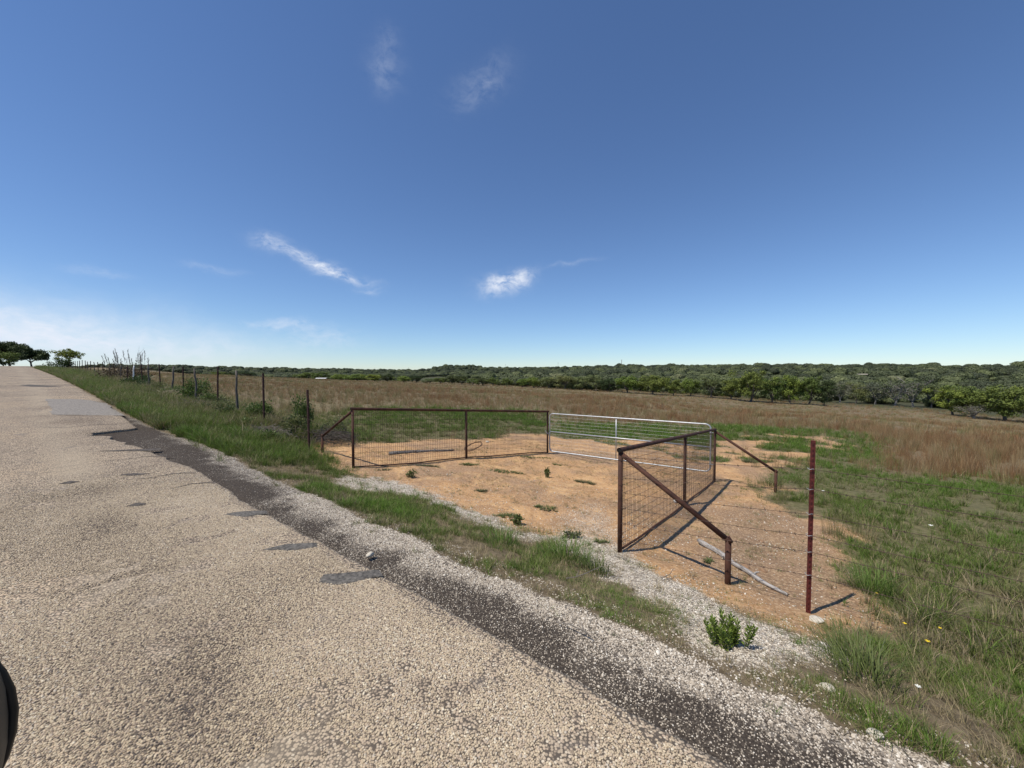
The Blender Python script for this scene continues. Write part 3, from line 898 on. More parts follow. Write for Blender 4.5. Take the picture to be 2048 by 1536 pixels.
# ================================================================== loose things near the gate
def log(name, a, b_, r0, r1, mat, label, seed, lift=.0):
    """a lying bleached fence stay: knotted, split, with a taper"""
    random.seed(seed)
    A_ = sxy(*a); B_ = sxy(*b_)
    mid_ = (A_ + B_) / 2
    o = empty(name, A_)
    dv = (B_ - A_); L_ = dv.length
    n_ = 15; V = []; Fc = []; sides = 12
    z_ = dv.normalized(); x_ = z_.cross(Vector((0, 0, 1))).normalized(); y_ = x_.cross(z_)
    for i in range(n_):
        q = i / (n_ - 1); r = r0 + (r1 - r0) * q
        c = dv * q + x_ * (.03 * math.sin(q * 5 + seed) + .012 * math.sin(q * 17)) + Vector((0, 0, r * .75 + lift * (1 - q)))
        r *= 1 + .18 * math.exp(-((q - .38) / .05) ** 2) + .12 * math.exp(-((q - .7) / .04) ** 2)
        for k in range(sides):
            an = 2 * math.pi * k / sides
            rr = r * (1 + .16 * math.sin(3 * an + 2 * q + seed) + random.uniform(-.07, .07))
            if i in (0, n_ - 1): rr *= .8
            V.append(c + (x_ * math.cos(an) + y_ * math.sin(an)) * rr + (z_ * random.uniform(-.02, .03) if i in (0, n_ - 1) else Vector()))
    for i in range(n_ - 1):
        for k in range(sides): Fc.append((i * sides + k, i * sides + (k + 1) % sides, (i + 1) * sides + (k + 1) % sides, (i + 1) * sides + k))
    Fc.append(tuple(range(sides))[::-1]); Fc.append(tuple((n_ - 1) * sides + k for k in range(sides)))
    mesh_obj('trunk', V, Fc, mat, o, True)
    for q, side in ((.38, 1), (.7, -1)):
        m_ = MB()
        c = dv * q + Vector((0, 0, r0)); m_.tube([c, c + x_ * side * r0 * 1.1 + Vector((0, 0, r0 * .5)), c + x_ * side * r0 * 1.5 + z_ * .02 + Vector((0, 0, r0 * .75))], [r0 * .4, r0 * .3, r0 * .16], 7)
        m_.build('branch_stump', mat, o, True)
    tag(o, label, 'log')
    return o


log('weathered_log', (6.24, 1.28), (5.15, .14), .036, .020, WOODL, 'pale bleached log lying on the dirt behind the near brace', 4, .02)
log('weathered_log', (6.37, 9.24), (8.4, 8.8), .05, .03, WOODD, 'dark grey log lying behind the left wire mesh panel', 9)

# coil of old wire hung against the middle post
co = empty('wire_coil', sxy(9.0, 8.5)); random.seed(5)
for k in range(4):
    m_ = MB()
    ph = random.uniform(0, 6); rr = .27 + random.uniform(-.02, .02)
    m_.tube([Vector((rr * math.cos(q), rr * .9 * math.sin(q), .06 + .10 * math.sin(q + .9) + .10 + .012 * k + .012 * math.sin(3 * q + ph))) for q in np.linspace(0, 2 * math.pi, 33)], .006, 5, False)
    m_.build('wire_loop', RUSTD, co)
m_ = MB(); m_.tube([Vector((.25, -.05, .12)), Vector((.33, -.02, .16)), Vector((.37, .06, .08))], .004, 5); m_.build('loose_end', RUSTD, co)
tag(co, 'coil of old fence wire lying at the middle post of the left panel', 'wire coil')

# white cup at the foot of the right-hand middle post
c_ = empty('paper_cup', sxy(8.25, 2.12)); m_ = MB()
m_.tube([Vector((0, 0, 0)), Vector((0, 0, .085))], [.024, .032], 16, True); m_.build('cup_wall', WHITEP, c_, True)
m_ = MB(); m_.tube([Vector((.033 * math.cos(a), .033 * math.sin(a), .085)) for a in np.linspace(0, 6.283, 17)], .0035, 6, False); m_.build('rim', WHITEP, c_, True)
tag(c_, 'small white paper cup at the foot of the right panel middle post', 'cup')

# rocks that stand out
ROCKP = simple_mat('pale_limestone', (.42, .37, .29), (.60, .55, .46), 18, .9, bmp=.4, bdist=.01)
ROCKB = simple_mat('brown_clod', (.20, .125, .075), (.32, .20, .12), 14, .95, bmp=.5, bdist=.01)


def rock_mesh(seed, sx, sy, sz, sub=3):
    bm = bmesh.new(); bmesh.ops.create_icosphere(bm, subdivisions=sub, radius=1)
    r_ = random.Random(seed); pl = [(Vector((r_.gauss(0, 1), r_.gauss(0, 1), r_.gauss(0, 1))).normalized(), r_.uniform(.55, .9)) for _ in range(9)]
    for v in bm.verts:
        for nn, dd in pl:
            e = v.co.dot(nn) - dd
            if e > 0: v.co -= nn * e * .85
        v.co = Vector((v.co.x * sx, v.co.y * sy, v.co.z * sz))
    me = bpy.data.meshes.new('rock'); bm.to_mesh(me); bm.free()
    return me


for i, (s_, t_, size, fl, mt, lb) in enumerate([
        (4.62, -.10, .075, .4, ROCKP, 'flat pale rock at the foot of the red steel post'),
        (5.78, .60, .060, .6, ROCKB, 'brown clod of earth left of another beside the pale log'),
        (5.80, .42, .055, .6, ROCKB, 'brown clod of earth right of another beside the pale log'),
        (2.05, 3.30, .042, .55, ROCKP, 'white rock lying on the dark broken road shoulder'),
        (2.95, -.12, .045, .5, ROCKP, 'tan rock half hidden in the right roadside grass'),
        (2.62, -.30, .040, .5, ROCKP, 'small pale rock at the edge of the gravel and right grass'),
        (7.2, .55, .045, .5, ROCKB, 'small dark clod alone on the bare dirt behind the near brace'),
        (10.6, 9.3, .08, .6, ROCKP, 'pale stone beside the wire coil behind the left panel')]):
    me = rock_mesh(50 + i, size, size * .8, size * fl); me.materials.append(mt)
    o = bpy.data.objects.new('rock' if mt is ROCKP else 'earth_clod', me); COL.objects.link(o); o.location = sxy(s_, t_, size * fl * .35); o.rotation_euler = (0, 0, i * 1.3)
    tag(o, lb, 'rock' if mt is ROCKP else 'clod')


# ================================================================== stones (nobody could count them)
def stone_mesh(seed, flat):
    bm = bmesh.new(); bmesh.ops.create_icosphere(bm, subdivisions=1, radius=1)
    r_ = random.Random(seed)
    a, c = r_.uniform(.85, 1.2), r_.uniform(.65, .95)
    for v in bm.verts:
        k = 1 + r_.uniform(-.2, .2); v.co = Vector((v.co.x * a * k, v.co.y * c * k, v.co.z * flat * k))
    me = bpy.data.meshes.new('stone_%d' % seed); bm.to_mesh(me); bm.free()
    return me


CHIPM = leaf_mat('road_chips', [(0, (.11, .09, .075)), (.12, (.25, .195, .145)), (.35, (.42, .337, .232)), (.6, (.53, .435, .30)), (.78, (.42, .328, .24)), (.9, (.46, .40, .32)), (1, (.64, .56, .42))], 0.0, rough=.75)
GRAVM = leaf_mat('crushed_stone', [(0, (.07, .06, .05)), (.2, (.19, .16, .125)), (.5, (.42, .355, .275)), (.8, (.58, .515, .42)), (1, (.70, .65, .56))], 0.0, rough=.85)
chips = [stone_mesh(i, .62) for i in range(6)]; gravs = [stone_mesh(20 + i, .68) for i in range(6)]
for me in chips: me.materials.append(CHIPM)
for me in gravs: me.materials.append(GRAVM)
c_chip = proto_collection('chip', chips); c_grav = proto_collection('gravel', gravs)


def rand_rot(n_, tilt=.3):
    return np.stack([rng.uniform(-tilt, tilt, n_), rng.uniform(-tilt, tilt, n_), rng.uniform(0, 6.283, n_)], -1)


# chips rolled into the road near the camera: jittered rows
sp = .0130
a1 = np.arange(-.9, 2.0, sp); a2 = np.arange(-.9, 9.5, sp * .9)
A_, B_ = np.meshgrid(a1, a2, indexing='ij')
S_ = (A_ + (np.arange(len(a2)) % 2)[None, :] * sp / 2 + rng.uniform(-.35, .35, A_.shape) * sp).ravel()
T_ = (B_ + rng.uniform(-.35, .35, A_.shape) * sp).ravel()
eR_ = road_edge(T_)
keep = S_ < eR_ - .012
keep &= ~((eR_ - S_ < .16 * fbm(S_, T_, .5, 65)) & (rng.random(len(S_)) < .8))
X_, Y_ = xy(S_, T_)
keep &= (Y_ > .55) & (X_ > -1.6 * Y_ - 1.0)
bald = fbm(S_, T_, .35, 61); bald2 = fbm(S_, T_, .09, 71)
keep &= ~((bald > .66) & (bald2 > .42)) & (rng.random(len(S_)) > .03 + .10 * sstep(.5, .7, bald))
# repairs carry no chips
for pp in ([(1.5, 3.18), (1.6, 3.02), (1.9, 2.86), (1.93, 3.0), (1.8, 3.12), (1.62, 3.26)], [(1.42, 4.22), (1.6, 4.02), (1.86, 3.85), (1.88, 3.98), (1.66, 4.18)],
           [(1.5, 5.66), (1.7, 5.35), (1.9, 5.2), (1.92, 5.34), (1.7, 5.6)], [(.38, 8.8), (.47, 8.7), (.58, 8.72), (.5, 8.86)], [(1.0, 8.76), (1.15, 8.6), (1.32, 8.55), (1.2, 8.74)], [(.85, 6.9), (1.0, 6.8), (1.06, 6.86), (.93, 6.98)]):
    dd_ = sdist(S_, T_, pp) + .06 * (bald2 - .5)
    keep &= (dd_ < .0) | (rng.random(len(S_)) < .08 + .55 * sstep(.05, 0, dd_))
# fewer with distance, the road texture takes over
dist = np.hypot(X_, Y_)
keep &= rng.random(len(S_)) < 1 - sstep(6.5, 9.6, dist)
S_, T_, X_, Y_ = S_[keep], T_[keep], X_[keep], Y_[keep]
n_ = len(S_)
Z_ = ground_z(X_, Y_) + .0035 + rng.uniform(-.001, .0012, n_) - .012 * sstep(.12, 0, road_edge(T_) - S_)
tint = np.clip(rng.normal(.52, .22, n_) + .40 * (fbm(S_, T_, .7, 81) - .5) + .35 * (fbm(S_ * 1.0, T_ * .18, .55, 83) - .5) + .12 * sstep(1.0, 1.8, S_) - .20 * np.exp(-((S_ - .62) / .26) ** 2) * sstep(.35, .6, fbm(S_, T_, 1.5, 85)), 0, 1)
scatter('road_chips', np.stack([X_, Y_, Z_], -1), rand_rot(n_, .35), rng.uniform(.0046, .0082, n_), rng.integers(0, 6, n_), tint, c_chip,
        'tan stone chips set in the road surface', 'stones')
print('chips', n_)

# loose gravel on the shoulder, the pale strip and the dirt
n0 = 420000
S_ = rng.uniform(1.6, 2.95, n0); T_ = np.concatenate([rng.uniform(-1.2, 6, n0 // 3 * 2), rng.uniform(6, 15, n0 - n0 // 3 * 2)])
mk = masks(S_, T_)
dens = mk['gravel'] * (.95 - (.60 + .22 * sstep(2.5, 5, T_)) * mk['dark']) * np.where(T_ < 6, .55, .30) + .05 * mk['verge']
dens *= (S_ > road_edge(T_) - .03)
k1 = rng.random(n0) < dens
S1, T1 = S_[k1], T_[k1]
n0 = 300000
S_ = rng.uniform(2.6, 12, n0) ; T_ = rng.uniform(-1.2, 11, n0)
mk = masks(S_, T_)
dens = .85 * mk['white'] ** 1.3 + .05 * mk['dirt'] * (1 + 2.5 * sstep(.5, .7, fbm(S_, T_, .8, 91))) * (1 - mk['white'])
k2 = rng.random(n0) < dens * sstep(11, 5, np.hypot(*xy(S_, T_))) * 1.1
S_, T_ = np.concatenate([S1, S_[k2]]), np.concatenate([T1, T_[k2]])
X_, Y_ = xy(S_, T_); n_ = len(S_)
mk = masks(S_, T_)
Z_ = ground_z(X_, Y_) - .06 * (1 - sstep(1.75, 2.7, S_)) + sstep(2.2, 3.2, S_) * .035 * (fbm(S_, T_, .5, 77) - .5) + .002
size = rng.uniform(.0032, .0080, n_) * (1 + 1.1 * (rng.random(n_) < .015)) * (1 - .32 * mk['dark']) * (1 + .75 * mk['dirt'] * (1 - mk['white']) * rng.random(n_))
tint = np.clip(rng.normal(.50, .26, n_) - .15 * mk['dark'] + .16 * mk['white'] + .06 * mk['dirt'], 0, 1)
scatter('loose_gravel', np.stack([X_, Y_, Z_], -1), rand_rot(n_, .5), size, rng.integers(0, 6, n_), tint, c_grav,
        'pale loose gravel along the road shoulder and drive', 'gravel')
print('gravel', n_)


# ================================================================== grass
def tuft(seed, nb, rad, h, hv, lean, width, curve=.5, segs=3, droop=0.0):
    r_ = np.random.default_rng(seed)
    V = []; F = []; tone = []
    for k in range(nb):
        an = r_.uniform(0, 6.283); rr = rad * math.sqrt(r_.random()); bx, by = rr * math.cos(an), rr * math.sin(an)
        la = an + r_.normal(0, .7); ln = abs(r_.normal(lean, lean * .5)); hh = h * (1 + r_.uniform(-hv, hv)); w = width * r_.uniform(.7, 1.3)
        dx, dy = math.cos(la), math.sin(la); sx_, sy_ = -dy, dx
        if r_.random() < .5: sx_, sy_ = math.cos(la + 1), math.sin(la + 1)
        b0 = len(V); tn = r_.random()
        for j in range(segs + 1):
            q = j / segs
            out = hh * ln * (q ** (1 + curve)); z = hh * (q - droop * q * q * ln)
            ww = w * (1 - q) ** .7 if j < segs else w * .08
            cx, cy = bx + dx * out, by + dy * out
            V.append((cx - sx_ * ww, cy - sy_ * ww, z)); V.append((cx + sx_ * ww, cy + sy_ * ww, z)); tone += [tn, tn]
            if j: F.append((b0 + 2 * j - 2, b0 + 2 * j - 1, b0 + 2 * j + 1, b0 + 2 * j))
    me = np_mesh('tuft_%d' % seed, V, F)
    at_ = me.attributes.new('tone', 'FLOAT', 'POINT'); at_.data.foreach_set('value', np.array(tone, np.float32))
    return me


GRASSM = leaf_mat('grass_blades', [(0, (.40, .33, .21)), (.22, (.28, .24, .13)), (.45, (.155, .19, .048)), (.7, (.125, .192, .032)), (1, (.125, .235, .030))], .30, extra=((.42, .42, .42), (1.25, 1.2, 1.15)))
BROWNM = leaf_mat('bluestem_blades', [(0, (.24, .128, .06)), (.35, (.31, .20, .10)), (.6, (.36, .28, .155)), (.8, (.27, .24, .11)), (1, (.17, .185, .065))], .25, extra=((.6, .58, .56), (1.25, 1.2, 1.15)))
short = [tuft(100 + i, 13, .045, .075, .5, .75, .0030, .5) for i in range(4)]
med = [tuft(110 + i, 16, .06, .16, .45, .6, .0038, .6, 3, .3) for i in range(4)]
tall = [tuft(120 + i, 22, .09, .30, .4, .55, .0042, .8, 4, .4) for i in range(3)]
stem = [tuft(130 + i, 34, .16, .62, .35, .28, .0036, .7, 4, .2) for i in range(4)]
farb = [tuft(140 + i, 40, .55, .60, .4, .30, .012, .7, 3, .2) for i in range(3)]
for me in short + med + tall: me.materials.append(GRASSM)
for me in stem + farb: me.materials.append(BROWNM)
c_grass = proto_collection('grass', short + med + tall)      # 0-3 short, 4-7 medium, 8-10 tall
c_brown = proto_collection('bluestem', stem + farb)          # 0-3 near, 4-6 far


def gpts(S_, T_):
    X_, Y_ = xy(S_, T_)
    return np.stack([X_, Y_, ground_z(X_, Y_) - .015 + sstep(2.2, 3.2, S_) * .035 * (fbm(S_, T_, .5, 77) - .5)], -1)


def view(S_, T_, mg=1.5):
    X_, Y_ = xy(S_, T_); return (Y_ > .3) & (np.abs(X_) < 1.42 * Y_ + mg)


# --- roadside verge
Ss, Ts, Is, Sc, Ti = [], [], [], [], []


def put(S_, T_, I_, sc, ti):
    Ss.append(S_); Ts.append(T_); Is.append(I_); Sc.append(sc); Ti.append(ti)


n0 = 95000
S_ = rng.uniform(2.4, 5.2, n0); T_ = rng.uniform(-3.2, 14, n0); mk = masks(S_, T_)
cl_ = fbm(S_, T_, .55, 201); fine = fbm(S_, T_, .16, 211)
right = sstep(.4, -.4, T_ - .15 * (S_ - 3))
dens = mk['verge'] * (1 - .92 * mk['white']) * sstep(.40, .60, cl_ * .55 + fine * .45) + .05 * mk['gravel'] * (fine > .62) * (S_ > 2.35) * (1 - mk['dark'])
k = (rng.random(n0) < dens) & view(S_, T_)
S_, T_, cl_, right = S_[k], T_[k], cl_[k], right[k]; n_ = len(S_)
hsel = rng.random(n_)
I_ = np.where(hsel < .80 - .30 * right + .2 * sstep(-.6, .1, T_) * sstep(2.6, 1.6, T_), rng.integers(0, 4, n_), rng.integers(4, 8, n_))
far_l = sstep(7, 11, T_)
I_ = np.where(rng.random(n_) < .35 * far_l, rng.integers(8, 11, n_), I_)
ti = np.clip(rng.normal(.60, .22, n_) + 1.1 * (cl_ - .52) + .15 * far_l + .06 * right - .55 * (rng.random(n_) < .13), 0, 1)
put(S_, T_, I_, rng.uniform(.35, .80, n_) * (.55 + .6 * cl_ + .40 * far_l) * (1 - .35 * sstep(-.6, .1, T_) * sstep(2.6, 1.6, T_)), ti)
# dead thatch between the tufts
n0 = 15000
S_ = rng.uniform(2.6, 5.2, n0); T_ = rng.uniform(-3.2, 12, n0); mk = masks(S_, T_)
k = (rng.random(n0) < mk['verge'] * (1 - .8 * mk['white']) * .6) & view(S_, T_); S_, T_ = S_[k], T_[k]; n_ = len(S_)
put(S_, T_, rng.integers(0, 4, n_), rng.uniform(.4, .8, n_), np.clip(rng.normal(.1, .09, n_), 0, 1))
# long bent straw stems lying in the right-hand grass
n0 = 110
S_ = rng.uniform(2.9, 6.5, n0); T_ = rng.uniform(-3.2, -.2, n0); k = view(S_, T_, .5); S_, T_ = S_[k], T_[k]; n_ = len(S_)
put(S_, T_, rng.integers(8, 11, n_), rng.uniform(.35, .75, n_), np.clip(rng.normal(.12, .15, n_), 0, 1))
# further up the road
n0 = 62000
S_ = rng.uniform(1.9, 5.6, n0); T_ = 13 + 72 * rng.random(n0) ** 1.5; mk = masks(S_, T_)
cl_ = fbm(S_, T_, 1.2, 221)
k = (rng.random(n0) < (mk['verge'] + .8 * (S_ > 5)) * sstep(.25, .5, cl_)) & (S_ > np.interp(T_, GE_T, GE_S) + .05)
S_, T_, cl_ = S_[k], T_[k], cl_[k]; n_ = len(S_)
I_ = np.where(rng.random(n_) < .6, rng.integers(4, 8, n_), rng.integers(8, 11, n_))
fen = sstep(3.6, 4.6, S_)
ti = np.clip(rng.normal(.58, .22, n_) + .8 * (cl_ - .5) - .34 * fen - .45 * (rng.random(n_) < .22), 0, 1)
put(S_, T_, I_, rng.uniform(.7, 1.4, n_) * (.8 + .25 * sstep(3, 4.6, S_)) * (1 + .5 * sstep(20, 60, T_)), ti)
# beyond the end of the near fence, along its foot: rank weeds
n0 = 9500
S_ = rng.normal(4.8, .6, n0); T_ = rng.uniform(10.6, 34, n0); cl_ = fbm(S_, T_, .8, 231)
k = (rng.random(n0) < sstep(.35, .6, cl_)) & (S_ > 3.4) & (masks(S_, T_)['dirt'] < .3)
S_, T_, cl_ = S_[k], T_[k], cl_[k]; n_ = len(S_)
put(S_, T_, rng.integers(8, 11, n_), rng.uniform(.7, 1.5, n_), np.clip(rng.normal(.38, .26, n_) + .5 * (cl_ - .5), 0, 1))
S_, T_ = np.concatenate(Ss), np.concatenate(Ts); n_ = len(S_)
P_ = gpts(S_, T_)
scatter('roadside_grass', P_, rand_rot(n_, .22), np.concatenate(Sc), np.concatenate(Is), np.concatenate(Ti), c_grass,
        'green and straw coloured grass growing along the roadside', 'grass')
print('verge', n_)

# --- pasture
Ss, Ts, Is, Sc, Ti = [], [], [], [], []
n0 = 210000
S_ = 4.6 + 35 * rng.random(n0) ** 1.6; T_ = rng.uniform(-17, 21, n0); mk = masks(S_, T_)
cl_ = fbm(S_, T_, 1.3, 241); fine = fbm(S_, T_, .3, 251)
d_ = np.hypot(*xy(S_, T_))
dens = np.maximum(mk['green'], .55 * sstep(.95, .35, mk['dirt']) * sstep(4.7, 5.2, S_) * (sdist(S_, T_, GREEN) > -.5)) * sstep(.32, .58, .5 * cl_ + .5 * fine) * np.clip(1.15 - d_ / 40, .25, 1) + .018 * mk['dirt'] * (fine > .60) * (S_ > 4.8)
k = (rng.random(n0) < dens) & view(S_, T_, 2)
S_, T_, cl_, fine, d_ = S_[k], T_[k], cl_[k], fine[k], d_[k]; n_ = len(S_)
mk = masks(S_, T_)
I_ = np.where(rng.random(n_) < .45, rng.integers(0, 4, n_), rng.integers(4, 8, n_))
I_ = np.where((rng.random(n_) < .12) & (mk['dirt'] < .3), rng.integers(8, 11, n_), I_)
grey = sstep(9.5, 6.0, S_) * sstep(0, -1.0, T_)          # the drier stretch behind the right-hand fence
ti = np.clip(rng.normal(.66, .2, n_) + 1.0 * (cl_ - .5) + .22 * sstep(12, 18, S_) - .24 * grey - .5 * (rng.random(n_) < .16), 0, 1)
sc = rng.uniform(.45, .95, n_) * (1 + .7 * sstep(14, 30, d_)) * (1 - .45 * mk['dirt'])
put(S_, T_, I_, sc, ti)
# dead stubble and seedlings on the bare dirt
n0 = 60000
S_ = rng.uniform(3.9, 13, n0); T_ = rng.uniform(-1, 11.5, n0); mk = masks(S_, T_); fine = fbm(S_, T_, .5, 271)
k = (rng.random(n0) < (.42 * mk['dirt'] + .25 * mk['white']) * sstep(.42, .62, fine)) & view(S_, T_, 1)
S_, T_ = S_[k], T_[k]; n_ = len(S_)
put(S_, T_, rng.integers(0, 4, n_), rng.uniform(.22, .62, n_), np.clip(rng.normal(.14, .12, n_) + .45 * (rng.random(n_) < .16), 0, 1))
S_, T_ = np.concatenate(Ss), np.concatenate(Ts); n_ = len(S_)
scatter('pasture_grass', gpts(S_, T_), rand_rot(n_, .22), np.concatenate(Sc), np.concatenate(Is), np.concatenate(Ti), c_grass,
        'short green grass of the pasture behind the panels and gate', 'grass')
print('pasture', n_)

# --- tall brown bluestem over the rest of the field
Ss, Ts, Is, Sc, Ti = [], [], [], [], []
for (r0, r1, dn, far) in ((4, 22, 13, 0), (22, 45, 6, 0), (45, 80, 1.5, 1), (80, 240, .55, 1)):
    area = 2 * 0.96 * (r1 * r1 - r0 * r0) / 2; n0 = int(area * dn)
    rr = np.sqrt(rng.uniform(r0 * r0, r1 * r1, n0)); an = rng.uniform(-.96, .96, n0)
    X_, Y_ = rr * np.sin(an), rr * np.cos(an); S_ = X_ * N_[0] + Y_ * N_[1]; T_ = X_ * D_[0] + Y_ * D_[1]
    mk = masks(S_, T_); cl_ = fbm(S_, T_, 3.5, 261)
    k = (rng.random(n0) < mk['brown'] * (.35 + .65 * sstep(.3, .55, cl_))) & (S_ < 150) & (S_ > 5.2)
    S_, T_, cl_ = S_[k], T_[k], cl_[k]; n_ = len(S_)
    block = sstep(14, 23, S_ + 5 * (cl_ - .5)) * sstep(-.8, -4.0, T_ + 2 * (cl_ - .5)) * sstep(50, 40, S_)
    strip = sstep(19, 28, S_) * sstep(95, 60, S_) * sstep(75, 30, T_) * sstep(.34, .55, fbm(S_, T_, 9, 265))
    ti = np.clip(rng.normal(.46, .26, n_) + .10 - .9 * (cl_ - .5) - .26 * np.maximum(block * .8, strip) + .12 * sstep(14, 8, S_) + .3 * (rng.random(n_) < .3), 0, 1)
    sc = rng.uniform(.55, 1.05, n_) * (.70 + .38 * np.maximum(block * .85, strip) + .1 * (cl_ - .5)) * (1 if not far else .9)
    put(S_, T_, rng.integers(0, 4, n_) if not far else rng.integers(4, 7, n_), sc * (1 if r0 < 80 else 1.15), ti)
S_, T_ = np.concatenate(Ss), np.concatenate(Ts); n_ = len(S_)
scatter('tall_brown_grass', gpts(S_, T_), rand_rot(n_, .16), np.concatenate(Sc), np.concatenate(Is), np.concatenate(Ti), c_brown,
        'tall reddish brown dry grass filling the field up to the trees', 'grass')
print('brown', n_)


# ------------------------------------------------------------------ grass clumps one can point at
def one_clump(s_, t_, seed, nb, rad, h, label, tintv, width=.0035):
    me = tuft(seed, nb, rad, h, .45, .6, width, .7, 4, .35)
    m_ = CLUMPM.get(tintv)
    me.materials.append(m_)
    o = bpy.data.objects.new('grass_clump', me); COL.objects.link(o); o.location = sxy(s_, t_, -.015)
    tag(o, label, 'grass clump', 'grass clumps that stand out')


def plain_leaf(name, c, trans=.3, var=((.65, .65, .65), (1.3, 1.25, 1.2)), rough=.55):
    m, n, l = new_mat(name); o = n.new('ShaderNodeOutputMaterial')
    g = n.new('ShaderNodeAttribute'); g.attribute_type = 'GEOMETRY'; g.attribute_name = 'tone'
    col = mix(n, l, 1.0, c, mix(n, l, g.outputs['Fac'], var[0], var[1]), 'MULTIPLY')
    df = n.new('ShaderNodeBsdfPrincipled'); df.inputs['Roughness'].default_value = rough; df.inputs['Specular IOR Level'].default_value = .3
    tr = n.new('ShaderNodeBsdfTranslucent'); l.new(col, df.inputs['Base Color']); l.new(col, tr.inputs['Color'])
    x = n.new('ShaderNodeMixShader'); x.inputs[0].default_value = trans
    l.new(df.outputs[0], x.inputs[1]); l.new(tr.outputs[0], x.inputs[2]); l.new(x.outputs[0], o.inputs['Surface'])
    return m


CLUMPM = {'lush': plain_leaf('lush_blades', (.11, .18, .035)), 'mid': plain_leaf('green_blades', (.12, .155, .045))}
for (s_, t_, nb, rad, h, lb, tv) in [
        (6.02, -.62, 260, .20, .30, 'bright green grass clump on the edge of the dirt, behind the red post', 'lush'),
        (5.55, -.95, 160, .16, .20, 'low green grass clump just right of the brightest clump behind the wires', 'mid'),
        (3.72, -.30, 240, .17, .24, 'dense green grass clump at the end of the pale gravel strip', 'mid'),
        (3.35, -.35, 200, .17, .20, 'green grass clump on the roadside below the red post', 'mid'),
        (3.55, 2.90, 220, .22, .20, 'long green grass clump on the verge in front of the gate, leftmost of three', 'lush'),
        (3.85, 2.20, 320, .30, .22, 'large green grass clump on the verge in front of the gate, middle of three', 'lush'),
        (3.78, 1.78, 170, .16, .19, 'small green grass clump on the verge nearest the near corner post, rightmost of three', 'mid'),
        (12.2, .75, 190, .28, .34, 'green grass clump round the far short post behind the right panel', 'mid')]:
    one_clump(s_, t_, int(1000 + s_ * 100 + t_ * 10), nb, rad, h, lb, tv)


# ------------------------------------------------------------------ leafy plants and shrubs
def leaves_mesh(name, P, Dn, L_, Wd, seed, curl=.2):
    """flat pointed leaves: P roots (n,3), Dn directions (n,3)"""
    r_ = np.random.default_rng(seed); n_ = len(P)
    Dn = Dn / (np.linalg.norm(Dn, axis=1, keepdims=True) + 1e-9)
    up = r_.normal(0, 1, (n_, 3)); up[:, 2] += .8
    sd = np.cross(Dn, up); sd /= (np.linalg.norm(sd, axis=1, keepdims=True) + 1e-9)
    nn = np.cross(sd, Dn)
    L_ = np.asarray(L_)[:, None] * np.ones((n_, 1)); Wd = np.asarray(Wd)[:, None] * np.ones((n_, 1))
    mid_ = P + Dn * L_ * .5 + nn * L_ * curl * .3
    V = np.stack([P, mid_ - sd * Wd, P + Dn * L_, mid_ + sd * Wd], 1).reshape(-1, 3)
    F = np.arange(n_ * 4).reshape(-1, 4)
    me = np_mesh(name, V, F)
    at_ = me.attributes.new('tone', 'FLOAT', 'POINT'); at_.data.foreach_set('value', np.repeat(r_.random(n_), 4).astype(np.float32))
    return me


STEMM = simple_mat('green_stem', (.07, .085, .03), (.13, .13, .06), 20, .8)
TWIGM = simple_mat('grey_twig', (.11, .095, .08), (.24, .21, .18), 20, .9)
TWIGD = simple_mat('dark_twig', (.045, .038, .032), (.11, .095, .08), 20, .9)

# narrow-leaved plant on the gravel
pl = empty('leafy_plant', sxy(3.06, .39)); r_ = random.Random(12); P_, D2, L2, W2 = [], [], [], []; m_ = MB()
for k in range(22):
    an = r_.uniform(0, 6.28); rr = r_.uniform(.0, .115); bx, by = rr * math.cos(an) * 1.3, rr * math.sin(an); H_ = r_.uniform(.10, .185)
    tip = Vector((bx * 1.45, by * 1.45, H_)); st_ = Vector((bx, by, -.01)); m_.tube([st_, st_.lerp(tip, .5) + Vector((0, 0, .01)), tip], [.004, .003, .0015], 5)
    for j in range(34):
        q = .12 + .88 * j / 33; c = st_.lerp(tip, q); a2_ = j * 2.4; el = .5 + 1.0 * q
        P_.append(c); D2.append((math.cos(a2_), math.sin(a2_), el)); L2.append(r_.uniform(.034, .052)); W2.append(r_.uniform(.005, .0078))
m_.build('stems', STEMM, pl)['kind'] = 'stuff'
me = leaves_mesh('leaves', np.array(P_), np.array(D2), L2, W2, 4); me.materials.append(plain_leaf('narrow_leaf', (.18, .25, .045)))
o = bpy.data.objects.new('leaves', me); COL.objects.link(o); o.parent = pl
tag(pl, 'bright green narrow-leaved plant growing in the pale roadside gravel', 'plant')


